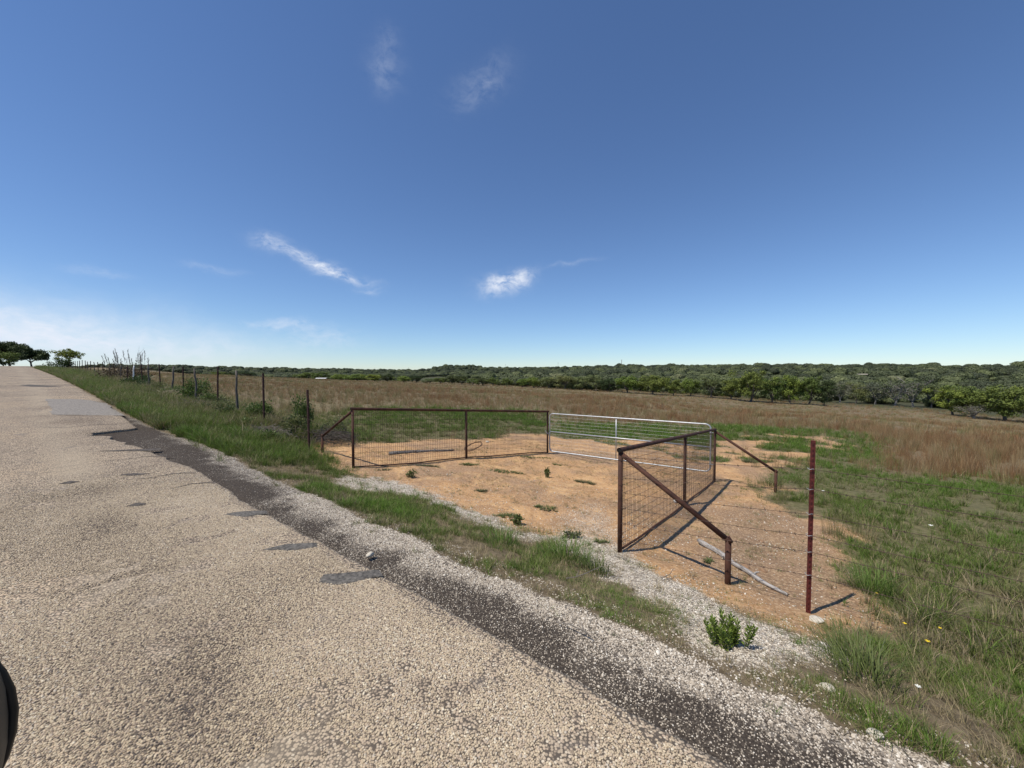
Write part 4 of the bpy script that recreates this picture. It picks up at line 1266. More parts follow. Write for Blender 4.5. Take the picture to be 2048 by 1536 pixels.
def shrub(name, label, s_, t_, rx, rz, nleaf, seed, col, lsize=.05, cat='shrub', up=0.0, twig=True, group='shrubs along the roadside fence', tm=None, shell=.55):
    root = empty(name, sxy(s_, t_)); r_ = np.random.default_rng(seed); rr = random.Random(seed)
    m_ = MB(); tips = []
    for k in range(11):
        an = rr.uniform(0, 6.28); el = rr.uniform(.5, 1.35)
        tip = Vector((math.cos(an) * math.cos(el) * rx, math.sin(an) * math.cos(el) * rx, math.sin(el) * rz * 1.02)) * rr.uniform(.75, 1.05)
        mid_ = tip * .5 + Vector((rr.uniform(-.06, .06), rr.uniform(-.06, .06), rr.uniform(0, .08)))
        m_.tube([Vector((rr.uniform(-.05, .05), rr.uniform(-.05, .05), -.05)), mid_, tip], [.012, .008, .003], 5)
        tips.append(tip); tips.append(tip.lerp(mid_, .5) + Vector((rr.uniform(-1, 1) * rx * .25, rr.uniform(-1, 1) * rx * .25, rr.uniform(-.1, .2) * rz)))
    m_.build('stems', tm or TWIGM, root)['kind'] = 'stuff'
    tp = np.array([tuple(p) for p in tips])
    c = tp[r_.integers(0, len(tp), nleaf)]
    P_ = c + r_.normal(0, 1, (nleaf, 3)) * np.array([rx, rx, rz]) * .17
    P_[:, 2] = np.maximum(P_[:, 2], .02)
    Dn = P_ * np.array([1, 1, .7]) + r_.normal(0, .5, (nleaf, 3)) * rx; Dn[:, 2] += up
    me = leaves_mesh('foliage', P_, Dn, r_.uniform(.7, 1.3, nleaf) * lsize, r_.uniform(.25, .42, nleaf) * lsize, seed)
    me.materials.append(col)
    o = bpy.data.objects.new('foliage', me); COL.objects.link(o); o.parent = root
    tag(root, label, cat, group)
    return root


LEAF1 = plain_leaf('shrub_leaf_green', (.10, .15, .038)); LEAF2 = plain_leaf('shrub_leaf_dark', (.058, .09, .028)); LEAF3 = plain_leaf('shrub_leaf_pale', (.15, .17, .065))
shrub('shrub', 'round green shrub hiding the foot of a wooden post, farthest large shrub by the fence', 4.75, 20.6, .6, .85, 2000, 1, LEAF1, .07)
shrub('shrub', 'small pale green bush at the right foot of the round shrub', 4.7, 18.9, .40, .50, 1500, 2, LEAF1, .06)
shrub('shrub', 'low green bush at the foot of the second steel post from the panel', 5.0, 14.5, .50, .55, 1800, 3, LEAF1, .06)
shrub('shrub', 'upright dark green shrub between the two steel posts nearest the panel', 5.4, 12.4, .36, .92, 1700, 4, LEAF1, .06)
shrub('shrub', 'pale leafy bush in front of the upright dark shrub by the fence', 5.0, 12.0, .42, .5, 1500, 5, LEAF3, .06)
shrub('shrub', 'low spreading bush on the fence line between the wooden posts', 4.6, 16.6, .55, .42, 1500, 6, LEAF3, .06)
WEEDM = [LEAF1, LEAF3, LEAF2]
for i_w, (sw, tw, rw, hw_, lw) in enumerate([(4.2, 13.2, .35, .35, 'leafy weed bush below the second steel post from the panel'), (4.9, 17.6, .4, .5, 'leafy weed bush left of the third steel post from the panel'),
                                          (4.4, 15.4, .35, .4, 'leafy weed bush at the foot of the nearest wooden post'), (4.5, 23.4, .5, .5, 'leafy weed bush beyond the round shrub by the fence'),
                                          (4.7, 26.5, .5, .6, 'grey green weed bush under the middle of the fence'), (4.5, 29.5, .6, .6, 'weed bush nearest before the white painted post'), (4.1, 11.3, .3, .3, 'leafy weeds on the verge below the dark twig pile')]):
    shrub('shrub', lw, sw, tw, rw, hw_, 700, 60 + i_w, WEEDM[i_w % 3], .055)
shrub('shrub', 'dark low bush on the fence line far up the road', 3.9, 78, 1.2, 1.5, 1500, 7, LEAF2, .16)
shrub('shrub', 'bushy green weeds behind the pipe brace left of the panel', 6.3, 11.9, .5, .5, 1200, 8, LEAF3, .05)
shrub('shrub', 'grey green scrub under the white painted post', 4.9, 32.5, .8, .7, 1500, 9, LEAF2, .09)
shrub('shrub', 'brownish scrub below the dry tall stalks', 5.1, 39.5, 1.5, 1.1, 2200, 10, plain_leaf('scrub_leaf', (.10, .075, .045)), .10)

# small weeds and grass mats on the dirt
def grass_mat(name, label, s_, t_, rx, ry, k_, seed, h, mat, cat='weed'):
    """a creeping patch: many short tufts in a ragged blob, one mesh"""
    r_ = np.random.default_rng(seed); VV, FF, TN, b0 = [], [], [], 0
    th = r_.uniform(0, 3.1); lob = [(r_.uniform(-.6, .6), r_.uniform(-.6, .6), r_.uniform(.25, .6)) for _ in range(5)]
    c0 = sxy(s_, t_); made = 0
    while made < k_:
        u, v = r_.uniform(-1, 1, 2)
        if not any((u - a) ** 2 + (v - b_) ** 2 < q * q * r_.uniform(.3, 1) for a, b_, q in lob): continue
        made += 1
        x, y = u * rx, v * ry
        nb = 9
        for k in range(nb):
            an = r_.uniform(0, 6.28); ln = r_.uniform(.5, 1.6); hh = h * r_.uniform(.4, 1.2); w = .0035 * r_.uniform(.6, 1.3)
            dx, dy = math.cos(an), math.sin(an); z0 = gz(c0.x + x, c0.y + y) - c0.z - .004
            for j, q in enumerate((0, .5, 1)):
                ww = w * (1 if j == 0 else .9 if j == 1 else .1); cx, cy, cz = x + dx * hh * ln * q, y + dy * hh * ln * q, z0 + hh * (q - .35 * q * q)
                VV.append((cx + dy * ww, cy - dx * ww, cz)); VV.append((cx - dy * ww, cy + dx * ww, cz)); TN += [r_.random()] * 2
            FF += [(b0, b0 + 1, b0 + 3, b0 + 2), (b0 + 2, b0 + 3, b0 + 5, b0 + 4)]; b0 += 6
    me = np_mesh(name, VV, FF); at_ = me.attributes.new('tone', 'FLOAT', 'POINT'); at_.data.foreach_set('value', np.array(TN, np.float32)); me.materials.append(mat)
    o = bpy.data.objects.new(name, me); COL.objects.link(o); o.location = c0
    tag(o, label, cat, 'weeds on the bare dirt')


LEAFW = plain_leaf('weed_leaf', (.115, .145, .045)); LEAFV = plain_leaf('weed_leaf_dark', (.085, .10, .04))
for i, (s_, t_, rx, ry, k_, h, lb) in enumerate([
        (6.36, 7.59, .42, .13, 70, .05, 'flat green weed mat just in front of the left mesh, nearest its corner post'), (7.44, 7.06, .34, .14, 60, .06, 'flat green weed mat in front of the left panel middle post'),
        (7.62, 6.01, .62, .20, 110, .05, 'wide ragged weed mat on the left half of the drive'), (5.3, 7.84, .28, .10, 36, .04, 'small weed mat at the foot of the left corner post'),
        (9.88, 6.7, .60, .16, 80, .05, 'long thin weed mat along the left end of the gate'), (9.67, 5.73, .20, .10, 26, .05, 'small weed mat below the left end of the gate'),
        (5.86, 5.32, .16, .10, 26, .06, 'little weed patch alone on the open dirt left of centre'), (5.93, 3.72, .26, .16, 50, .06, 'weed patch on the dirt above the pale gravel by the near corner post'),
        (4.97, 3.92, .30, .12, 50, .06, 'weed patch at the near edge of the drive, just above the verge grass'), (8.39, 4.14, .36, .15, 60, .08, 'green weed patch on the drive left of the near corner post top'),
        (5.07, 2.3, .12, .08, 20, .07, 'tiny weed on pale gravel touching the near corner post'), (5.56, .98, .10, .08, 16, .07, 'tiny weed on the dirt under the near brace'),
        (16.2, 1.6, .5, .3, 60, .12, 'grass patch on bare dirt behind the right end of the gate'), (21.6, 1.0, .7, .4, 90, .14, 'grass patch on the farther bare dirt behind the red post')]):
    grass_mat('weed', lb, s_, t_, rx, ry, k_, 300 + i, h, LEAFW if i % 3 else LEAFV)
shrub('weed', 'upright green weed standing on the dirt in front of the gate', 8.01, 5.06, .09, .20, 130, 320, LEAFW, .04, 'weed', tm=STEMM, group='weeds on the bare dirt', up=.3)
shrub('weed', 'small leafy green weed on the dirt left of the drive', 5.36, 6.99, .09, .10, 110, 321, LEAFW, .045, 'weed', tm=STEMM, group='weeds on the bare dirt')
shrub('weed', 'small leafy weed where the verge meets the drive', 4.77, 3.57, .09, .10, 120, 322, LEAFW, .045, 'weed', tm=STEMM, group='weeds on the bare dirt')
br = shrub('fallen_branch', 'broken leafy branch lying on the pale gravel left of the near corner post', 4.93, 2.67, .13, .06, 150, 323, LEAFV, .036, 'branch', group=None)
m_ = MB(); m_.tube([Vector((.05, 0, .03)), Vector((-.14, -.06, .03)), Vector((-.26, -.15, .015))], [.008, .01, .012], 6); m_.build('broken_end', TWIGD, br)

# brush pile at the end of the roadside fence
def brush(name, label, s_, t_, rx, ry, h, k_, seed, mat, cat='brush pile', th=.006, lmat=None):
    root = empty(name, sxy(s_, t_)); rr = random.Random(seed); m_ = MB()
    for k in range(k_):
        an = rr.uniform(0, 6.28); q = math.sqrt(rr.random()); c = Vector((math.cos(an) * rx * q, math.sin(an) * ry * q, rr.uniform(.0, h) * (1 - .6 * q)))
        dv = Vector((rr.gauss(0, 1), rr.gauss(0, 1), rr.gauss(0, .35))).normalized() * rr.uniform(.12, .4)
        bend = Vector((rr.gauss(0, .05), rr.gauss(0, .05), rr.gauss(.02, .04)))
        a, b_ = c - dv, c + dv
        a.z = max(a.z, .0); b_.z = max(b_.z, .0)
        m_.tube([a, c + bend, b_], [th, th * .8, th * .3], 4, False)
    m_.build('twigs', mat, root)['kind'] = 'stuff'
    tag(root, label, cat)
    return root


brush('brush_pile', 'dark pile of dead twigs beside the pipe brace left of the panel', 5.5, 11.35, 1.0, .55, .42, 420, 1, TWIGD)
brush('brush_pile', 'grey tangle of dead stems in the grass below the upright shrub', 4.3, 12.2, .9, .5, .35, 380, 2, TWIGM, th=.005)
brush('brush_pile', 'pale tangle of dry stems under the round shrub by the fence', 4.3, 18.6, .9, .7, .4, 300, 3, TWIGM, th=.007)
brush('brush_pile', 'straw coloured tangle of bent stems between the wooden posts', 4.1, 22.5, 1.3, .6, .5, 300, 4, simple_mat('straw', (.28, .235, .15), (.40, .34, .22), 20, .9), th=.007)

# sticks lying about
for i, (s_, t_, L_, an, lb) in enumerate([(4.35, 1.25, .28, .6, 'thin dry stick on the dirt left of the near short brace post'), (4.62, 1.75, .3, 2.2, 'thin crooked stick at the foot of the near corner post'),
                                         (2.33, 1.12, .26, 2.5, 'bent dry stem lying on the dark road shoulder'), (3.1, 1.75, .35, .3, 'long straw stem lying on the verge grass')]):
    rr = random.Random(i); m_ = MB(); pts = [Vector((math.cos(an + rr.uniform(-.3, .3)) * L_ * q, math.sin(an + rr.uniform(-.3, .3)) * L_ * q, .012 + rr.uniform(0, .025))) for q in (0, .3, .6, 1)]
    m_.tube(pts, [.005, .0045, .004, .002], 5); m_.tube([pts[1], pts[1] + Vector((rr.uniform(-.06, .06), .07, .03))], [.0035, .0015], 4)
    o = m_.build('stick', TWIGM, None); o.location = sxy(s_, t_); tag(o, lb, 'stick')

# dry leaning stalks with dark plumes by the fence
dr = empty('dry_stalks', sxy(5.4, 41.5)); rr = random.Random(8); m_ = MB(); mp_ = MB()
u_ = Vector((.62, -.6, 0)).normalized() if False else Vector((N_[0], N_[1], 0)) * .3 + Vector((.9, 0, 0))
for k in range(26):
    bx = Vector((rr.uniform(-1.3, 1.6), rr.uniform(-.5, .5), 0)); H_ = rr.uniform(1.5, 2.6); ln = -.30 + .22 * bx.x + rr.uniform(-.12, .12)
    tip = bx + Vector((ln, rr.uniform(-.2, .2), H_)); mid_ = bx.lerp(tip, .55) + Vector((-.08 * (ln > 0) + .04, 0, 0))
    m_.tube([bx, mid_, tip], [.010, .007, .003], 5)
    pl_ = (k % 5 != 0)
    if pl_:
        for j in range(30):
            c = mid_.lerp(tip, .3 + .68 * j / 29); dv = Vector((rr.uniform(-.5, .5), rr.uniform(-.5, .5), 1)).normalized() * rr.uniform(.10, .2)
            mp_.tube([c, c + dv], [.010, .002], 4, False)
    else:
        for j in range(6):
            c = mid_.lerp(tip, j / 6); m_.tube([c, c + Vector((rr.uniform(-.25, .45), rr.uniform(-.2, .2), rr.uniform(.3, .7)))], [.007, .002], 4, False)
m_.build('stalks', TWIGM, dr)['kind'] = 'stuff'; mp_.build('plumes', simple_mat('plume', (.11, .085, .065), (.20, .16, .125), 12, .9), dr)['kind'] = 'stuff'
tag(dr, 'tall dry weed stalks with dark plumes leaning over the roadside fence', 'dry weeds')

# flowers
YEL = simple_mat('yellow_petal', (.75, .52, .02), (.85, .66, .04), 20, .6); WHF = simple_mat('white_petal', (.7, .7, .62), (.82, .82, .76), 20, .6)
for i, (s_, t_, h, r0, mt, lb) in enumerate([(4.30, -.78, .20, .016, YEL, 'bright yellow wildflower standing in the right roadside grass'), (4.75, -.72, .18, .014, YEL, 'small yellow wildflower at the edge of the dirt below the wires'),
                                            (4.85, -.95, .2, .013, YEL, 'small yellow wildflower in the grass right of another, under the wires'), (5.5, -.62, .16, .012, YEL, 'tiny yellow wildflower below the brightest grass clump'),
                                            (10.6, -.3, .3, .03, WHF, 'white wildflower in the pasture behind the far short post'), (8.9, -1.6, .34, .03, WHF, 'white wildflower in the pasture above the upper wires, right of the red post'),
                                            (3.2, -.55, .12, .014, WHF, 'small white wildflower in the grass near the lower right corner')]):
    root = empty('wildflower', sxy(s_, t_)); m_ = MB(); m_.tube([Vector((0, 0, 0)), Vector((.01, .005, h * .6)), Vector((.0, .01, h))], [.0022, .0018, .0014], 5); m_.build('stem', STEMM, root)
    V = [Vector((0, .01, h + .003))]; Fc = []
    for k in range(6):
        a = k * 1.047
        p = [Vector((math.cos(a + q) * r0 * rr_, .01 + math.sin(a + q) * r0 * rr_, h + .004 + .25 * r0 * rr_)) for q, rr_ in ((-.35, .6), (-.25, 1), (.25, 1), (.35, .6))]
        b0 = len(V); V += p; Fc.append((0, b0, b0 + 1, b0 + 2)); Fc.append((0, b0 + 2, b0 + 3))
    mesh_obj('petals', V, Fc, mt, root); m_ = MB(); m_.tube([Vector((0, .01, h)), Vector((0, .01, h + .008))], [r0 * .35, r0 * .25], 8); m_.build('flower_head', mt, root)
    tag(root, lb, 'wildflower', 'wildflowers in the grass')


# ================================================================== trees
BARK = simple_mat('grey_bark', (.07, .06, .05), (.17, .15, .13), 5, .95, bmp=.5, bdist=.03)
BARKP = simple_mat('pale_dead_bark', (.15, .137, .12), (.27, .25, .225), 5, .95, bmp=.4, bdist=.03)


def tree_leaf(name, c, var=((.55, .58, .55), (1.35, 1.3, 1.25))):
    m, n, l = new_mat(name); o = n.new('ShaderNodeOutputMaterial')
    g = n.new('ShaderNodeAttribute'); g.attribute_type = 'GEOMETRY'; g.attribute_name = 'tone'
    oi = n.new('ShaderNodeObjectInfo')
    rr = ramp(n, [(0, (.78, .86, .85)), (.5, (1, 1, 1)), (1, (1.22, 1.1, 1.0))]); l.new(oi.outputs['Random'], rr.inputs[0])
    col = mix(n, l, 1.0, c, mix(n, l, g.outputs['Fac'], var[0], var[1]), 'MULTIPLY'); col = mix(n, l, 1.0, col, rr.outputs[0], 'MULTIPLY')
    df = n.new('ShaderNodeBsdfPrincipled'); df.inputs['Roughness'].default_value = .6; df.inputs['Specular IOR Level'].default_value = .2
    tr = n.new('ShaderNodeBsdfTranslucent'); l.new(col, df.inputs['Base Color']); l.new(col, tr.inputs['Color'])
    x = n.new('ShaderNodeMixShader'); x.inputs[0].default_value = .22
    l.new(df.outputs[0], x.inputs[1]); l.new(tr.outputs[0], x.inputs[2]); l.new(x.outputs[0], o.inputs['Surface'])
    return m


TL = {'o': tree_leaf('oak_leaf', (.125, .165, .040)), 'd': tree_leaf('live_oak_leaf', (.062, .084, .030)), 'b': tree_leaf('elm_leaf', (.17, .225, .047)),
      'p': tree_leaf('pale_leaf', (.175, .20, .08)), 'g': tree_leaf('grey_leaf', (.17, .172, .115)), 'n': tree_leaf('sparse_leaf', (.085, .10, .045))}


def limb_tree(seed, H, Wd, bare=False, low=.22):
    """trunk and limbs; returns MB and limb tips"""
    rr = random.Random(seed); m_ = MB(); tips = []
    th = H * low
    base_r = .030 * H + .03
    top = Vector((rr.uniform(-.1, .1) * H * .3, rr.uniform(-.1, .1) * H * .3, th))
    m_.tube([Vector((0, 0, -.4)), Vector((0, 0, 0)), top * .5 + Vector((rr.uniform(-.05, .05), 0, 0)), top], [base_r * 1.5, base_r * 1.15, base_r * .9, base_r * .8], 8)
    nl = rr.randint(5, 7)
    for k in range(nl):
        an = 6.283 * k / nl + rr.uniform(-.4, .4); out = Wd * .5 * rr.uniform(.45, .8); zz = H * rr.uniform(.5, .85)
        e = Vector((math.cos(an) * out, math.sin(an) * out, zz)); mid_ = top.lerp(e, .5) + Vector((0, 0, H * .04)) + Vector((rr.uniform(-1, 1), rr.uniform(-1, 1), 0)) * H * .03
        m_.tube([top * .95, mid_, e], [base_r * .6, base_r * .38, base_r * .12], 6)
        tips.append(e)
        for j in range(4 if not bare else 7):
            st_ = (top.lerp(mid_, rr.random()) if rr.random() < .3 else mid_.lerp(e, rr.random()))
            e2 = st_ + Vector((rr.gauss(0, 1) * Wd * .17, rr.gauss(0, 1) * Wd * .17, rr.uniform(.02, .22) * H))
            m_.tube([st_, st_.lerp(e2, .5) + Vector((0, 0, .02 * H)), e2], [base_r * .25, base_r * .16, base_r * .05], 5)
            tips.append(e2)
            if bare:
                for i in range(7):
                    s3 = st_.lerp(e2, rr.uniform(.2, 1)); e3 = s3 + Vector((rr.gauss(0, 1), rr.gauss(0, 1), rr.uniform(-.1, 1))) * Wd * .075
                    m_.tube([s3, s3.lerp(e3, .5) + Vector((rr.gauss(0, .05), rr.gauss(0, .05), 0)), e3], [.035, .022, .01], 4, False)
    return m_, tips


def crown_mesh(seed, H, Wd, tips, nleaf, ls, low=.2, fill=True, skirt=True):
    r_ = np.random.default_rng(seed)
    C_ = [tuple(t) for t in tips]
    if fill:
        for k in range(5 if skirt else 0):
            an = r_.uniform(0, 6.283); C_.append((math.cos(an) * Wd * r_.uniform(.2, .42), math.sin(an) * Wd * r_.uniform(.2, .42), H * r_.uniform(.2, .45)))
        for k in range(16):
            an = r_.uniform(0, 6.283); q = math.sqrt(r_.random()) * .40; zt = H * (.93 - .55 * (q / .40) ** 2 * r_.uniform(.6, 1)) * r_.uniform(.82, 1)
            C_.append((math.cos(an) * q * Wd, math.sin(an) * q * Wd, zt))
    C_ = np.array(C_); C_[:, 2] = np.clip(C_[:, 2], H * low, H * .93)
    rad = r_.uniform(.085, .17, len(C_)) * Wd
    i_ = r_.integers(0, len(C_), nleaf)
    v = r_.normal(0, 1, (nleaf, 3)); v /= np.linalg.norm(v, axis=1, keepdims=True)
    rr_ = r_.random(nleaf) ** .45
    P = C_[i_] + v * (rad[i_] * rr_)[:, None] * np.array([1, 1, .72])
    k = P[:, 2] > H * (low - .04) + r_.uniform(-.03, .03, nleaf) * H
    P, v = P[k], v[k]; n_ = len(P)
    nrm_ = v + r_.normal(0, .55, (n_, 3)); nrm_[:, 2] += .35; nrm_ /= np.linalg.norm(nrm_, axis=1, keepdims=True)
    a = np.cross(nrm_, r_.normal(0, 1, (n_, 3))); a /= np.linalg.norm(a, axis=1, keepdims=True); b_ = np.cross(nrm_, a)
    s_ = ls * r_.uniform(.6, 1.4, n_)[:, None]
    V = np.stack([P - a * s_, P - b_ * s_ * .6, P + a * s_, P + b_ * s_ * .6], 1).reshape(-1, 3)
    me = np_mesh('crown', V, np.arange(n_ * 4).reshape(-1, 4))
    tone = np.clip(r_.normal(.5, .22, n_) + (r_.random(len(C_))[i_[k]] - .5) * .35, 0, 1)
    at_ = me.attributes.new('tone', 'FLOAT', 'POINT'); at_.data.foreach_set('value', np.repeat(tone, 4).astype(np.float32))
    return me


ORD = ['first', 'second', 'third', 'fourth', 'fifth', 'sixth', 'seventh', 'eighth', 'ninth', 'tenth', 'eleventh', 'twelfth', 'thirteenth', 'fourteenth', 'fifteenth', 'sixteenth',
       'seventeenth', 'eighteenth', 'nineteenth', 'twentieth']
ORD += ['twenty-' + q for q in ORD[:9]] + ['thirtieth'] + ['thirty-' + q for q in ORD[:9]] + ['fortieth'] + ['forty-' + q for q in ORD[:9]]
TREES = [(-171.1, 227.6, 3.4, 11.8, 'o'), (-154.9, 221.3, 4.0, 12.9, 'd'), (-106.7, 200.8, 3.9, 10.4, 'o'), (-98.5, 197.5, 4.3, 9.2, 'o'), (-86.0, 192.5, 3.3, 8.5, 'b'), (-75.7, 188.5, 3.6, 10.3, 'b'), (-65.9, 185.0, 3.7, 10.1, 'b'), (-59.0, 182.5, 4.0, 6.4, 'd'), (-50.3, 179.2, 3.0, 7.4, 'b'), (-43.9, 176.7, 3.3, 5.5, 'd'), (-37.1, 174.0, 2.5, 6.8, 'p'), (-31.7, 171.8, 2.8, 6.7, 'o'), (-26.2, 169.3, 4.1, 6.6, 'd'), (-21.7, 166.8, 3.7, 5.6, 'd'), (-16.6, 163.9, 2.8, 5.5, 'o'), (-12.2, 161.2, 3.4, 5.0, 'd'), (-7.8, 158.5, 3.7, 4.9, 'o'), (-2.2, 154.9, 3.4, 4.0, 'o'), (4.1, 150.7, 3.4, 5.5, 'b'), (8.3, 147.9, 4.2, 6.1, 'b'), (13.7, 144.1, 4.7, 7.5, 'p'), (19.3, 140.0, 4.7, 7.6, 'p'), (24.9, 135.6, 5.4, 7.4, 'p'), (28.9, 132.2, 5.4, 5.8, 'p'), (32.0, 129.5, 4.5, 5.4, 'd'), (37.4, 124.6, 5.5, 8.7, 'b'), (44.1, 120.7, 6.0, 8.5, 'o'), (49.3, 117.3, 5.3, 6.1, 'o'), (53.3, 114.6, 5.4, 6.2, 'b'), (57.7, 111.4, 5.9, 6.7, 'p'), (61.7, 108.4, 5.8, 5.9, 'o'), (65.5, 105.4, 8.5, 8.5, 'o'), (69.2, 102.1, 6.8, 6.1, 'o'), (72.0, 99.5, 7.9, 6.2, 'b'), (74.7, 96.6, 7.4, 6.5, 'o'), (76.5, 94.2, 6.6, 4.6, 'd'), (100.7, 118, 6.4, 6.7, 'g'), (105.6, 118, 6.3, 6.1, 'p'), (111.5, 118, 6.9, 7.0, 'g'), (111.6, 112, 8.0, 9.0, 'n'), (116.9, 112, 7.9, 8.1, 'n'), (120.0, 110, 6.7, 6.3, 'p'), (94.1, 82, 6.4, 6.8, 'b'), (95.8, 80, 6.7, 7.5, 'o'), (91.5, 76, 3.1, 5.5, 'n'), (97.7, 76, 6.8, 8.5, 'o'), (105.5, 78, 7.0, 7.1, 'b')]
KN = {'o': ('oak_tree', 'mid green oak'), 'd': ('live_oak', 'dark live oak'), 'b': ('elm_tree', 'bright green elm'), 'p': ('pale_tree', 'pale green loose tree'), 'g': ('grey_tree', 'grey green thin tree'), 'n': ('bare_tree', 'half bare grey tree')}
PROTO = {}
for kd in 'odbpgn':
    PROTO[kd] = []
    for v in range(3 if kd in 'ob' else 2):
        seed = ord(kd) * 7 + v; bare = kd == 'n'; H0, W0 = 6.0, 7.0
        mb_, tips = limb_tree(seed, H0, W0, bare, .13 if kd in 'odb' else .17)
        tme = bpy.data.meshes.new('trunk'); tme.from_pydata([tuple(p) for p in mb_.v], [], mb_.f); tme.materials.append(BARKP if kd in 'gn' else BARK)
        cme = crown_mesh(seed, H0, W0, tips, {'o': 8000, 'd': 8500, 'b': 8000, 'p': 6500, 'g': 3600, 'n': 900}[kd], .13, .10 if kd in 'odb' else .10, not bare)
        cme.materials.append(TL[kd]); PROTO[kd].append((tme, cme))
rr = random.Random(2)
order = sorted(range(len(TREES)), key=lambda i: TREES[i][0] / TREES[i][1])
for rank, i in enumerate(order):
    x, y, h, w, kd = TREES[i]
    tme, cme = PROTO[kd][rank % len(PROTO[kd])]
    y2 = y + rr.uniform(-2, 3); x2 = x * y2 / y
    root = empty(KN[kd][0], (x2, y2, gz(x2, y2)), rr.uniform(0, 6.28)); root.scale = (w * 1.12 / 7, w * 1.12 / 7, h * 1.04 / 6)
    for nm, me in (('trunk', tme), ('crown', cme)):
        o = bpy.data.objects.new(nm, me); COL.objects.link(o); o.parent = root
    tag(root, '%s in the tree line beyond the field, %s tree from the left' % (KN[kd][1], ORD[rank]), 'tree', 'trees lining the far edge of the field')

# the big tree, its bush and the little umbrella tree where the road goes over the rise
def single_tree(name, label, x, y, H, Wd, seed, kd, nleaf, ls, low=.2, zoff=0.0, group=None):
    root = empty(name, (x, y, gz(x, y) + zoff)); mb_, tips = limb_tree(seed, H, Wd, False, low)
    mb_.build('trunk', BARK, root, True); cme = crown_mesh(seed, H, Wd, tips, nleaf, ls, low, True, low < .1); cme.materials.append(TL[kd])
    o = bpy.data.objects.new('crown', cme); COL.objects.link(o); o.parent = root
    tag(root, label, 'tree', group); return root


single_tree('live_oak', 'large dark live oak at the top of the road on the far left', -161.5, 124, 8.6, 12.0, 31, 'd', 12000, .2, .26)
single_tree('live_oak', 'dark spreading live oak touching the right side of the large one', -154.5, 124, 7.0, 9.0, 32, 'd', 9000, .2, .26)
single_tree('live_oak', 'green bush growing under the large dark live oak at the road top', -140, 106, 3.9, 6.5, 33, 'o', 5000, .15, .05)
single_tree('umbrella_tree', 'small flat-topped tree standing alone behind the top of the fence', -103.6, 90, 5.2, 4.6, 36, 'b', 2600, .13, .5)

# ------------------------------------------------------------------ far wood on the hills: one mass
def dome_mesh(seed, H, Wd, nleaf, ls):
    """a rounded far crown: a few overlapping domes of leaf clumps"""
    r_ = np.random.default_rng(seed); k_ = 6
    C_ = np.stack([r_.uniform(-.24, .24, k_) * Wd, r_.uniform(-.24, .24, k_) * Wd, r_.uniform(.3, .52, k_) * H], -1); C_[0] = (0, 0, .5 * H)
    rad = r_.uniform(.26, .36, k_) * Wd
    i_ = r_.integers(0, k_, nleaf); v = r_.normal(0, 1, (nleaf, 3)); v /= np.linalg.norm(v, axis=1, keepdims=True); v[:, 2] = np.where(v[:, 2] < -.5, -v[:, 2], v[:, 2])
    P = C_[i_] + v * (rad[i_] * r_.uniform(.86, 1.04, nleaf))[:, None] * np.array([1, 1, .8])
    nrm_ = v + r_.normal(0, .28, (nleaf, 3)); nrm_ /= np.linalg.norm(nrm_, axis=1, keepdims=True)
    a = np.cross(nrm_, r_.normal(0, 1, (nleaf, 3))); a /= np.linalg.norm(a, axis=1, keepdims=True); b_ = np.cross(nrm_, a)
    s_ = ls * r_.uniform(.7, 1.5, nleaf)[:, None]
    V = np.stack([P - a * s_, P - b_ * s_ * .8, P + a * s_, P + b_ * s_ * .8], 1).reshape(-1, 3)
    me = np_mesh('far_crown', V, np.arange(nleaf * 4).reshape(-1, 4))
    at_ = me.attributes.new('tone', 'FLOAT', 'POINT'); at_.data.foreach_set('value', np.repeat(np.clip(r_.normal(.5, .18, nleaf), 0, 1), 4).astype(np.float32))
    return me


lowp = []
for k in range(4):
    cme = dome_mesh(500 + k, 6, 8, 2600, .30); cme.materials.append(None); lowp.append(cme)
WOODM = leaf_mat('far_wood_leaf', [(0, (.056, .068, .038)), (.4, (.094, .112, .053)), (.75, (.138, .16, .068)), (1, (.18, .19, .10))], .15, extra=((.6, .62, .6), (1.3, 1.28, 1.2)))
for me in lowp: me.materials[0] = WOODM
c_wood = proto_collection('wood', lowp)
Px, Py, Sc = [], [], []
for (r0, r1, dn, a0, a1, sc0) in ((140, 330, 1 / 44, -62, 66, .92), (330, 620, 1 / 56, -62, 66, 1.08), (620, 1400, 1 / 300, -62, 62, 1.5), (1400, 2300, 1 / 900, -62, 20, 1.9)):
    n0 = int(math.radians(a1 - a0) * (r1 * r1 - r0 * r0) / 2 * dn)
    q = np.sqrt(rng.uniform(r0 * r0, r1 * r1, n0)); a = np.radians(rng.uniform(a0, a1, n0)); X_, Y_ = q * np.sin(a), q * np.cos(a)
    S_ = X_ * N_[0] + Y_ * N_[1]; T_ = X_ * D_[0] + Y_ * D_[1]; az = np.degrees(a)
    edge_ = 130 + 10 * (fbm(X_, Y_, 60, 301) - .5)
    k = S_ > edge_
    k &= ~((q > 300) & (q < 640) & (az > -3) & (az < 10) & (fbm(X_, Y_, 90, 311) > .40))
    k &= fbm(X_, Y_, 45, 321) > .30
    k &= ~((az < -4) & (q < 420) & (fbm(X_, Y_, 60, 331) > .50))
    Px.append(X_[k]); Py.append(Y_[k]); Sc.append(np.full(k.sum(), sc0))
X_, Y_, sc = np.concatenate(Px), np.concatenate(Py), np.concatenate(Sc); n_ = len(X_)
sc = sc * rng.uniform(.5, 1.35, n_) ** 1.1
low_left = sstep(-2, -10, np.degrees(np.arctan2(X_, Y_))) * sstep(900, 500, np.hypot(X_, Y_))
S3 = np.stack([sc, sc, sc * rng.uniform(.65, 1.1, n_) * (1 - .4 * low_left)], -1)
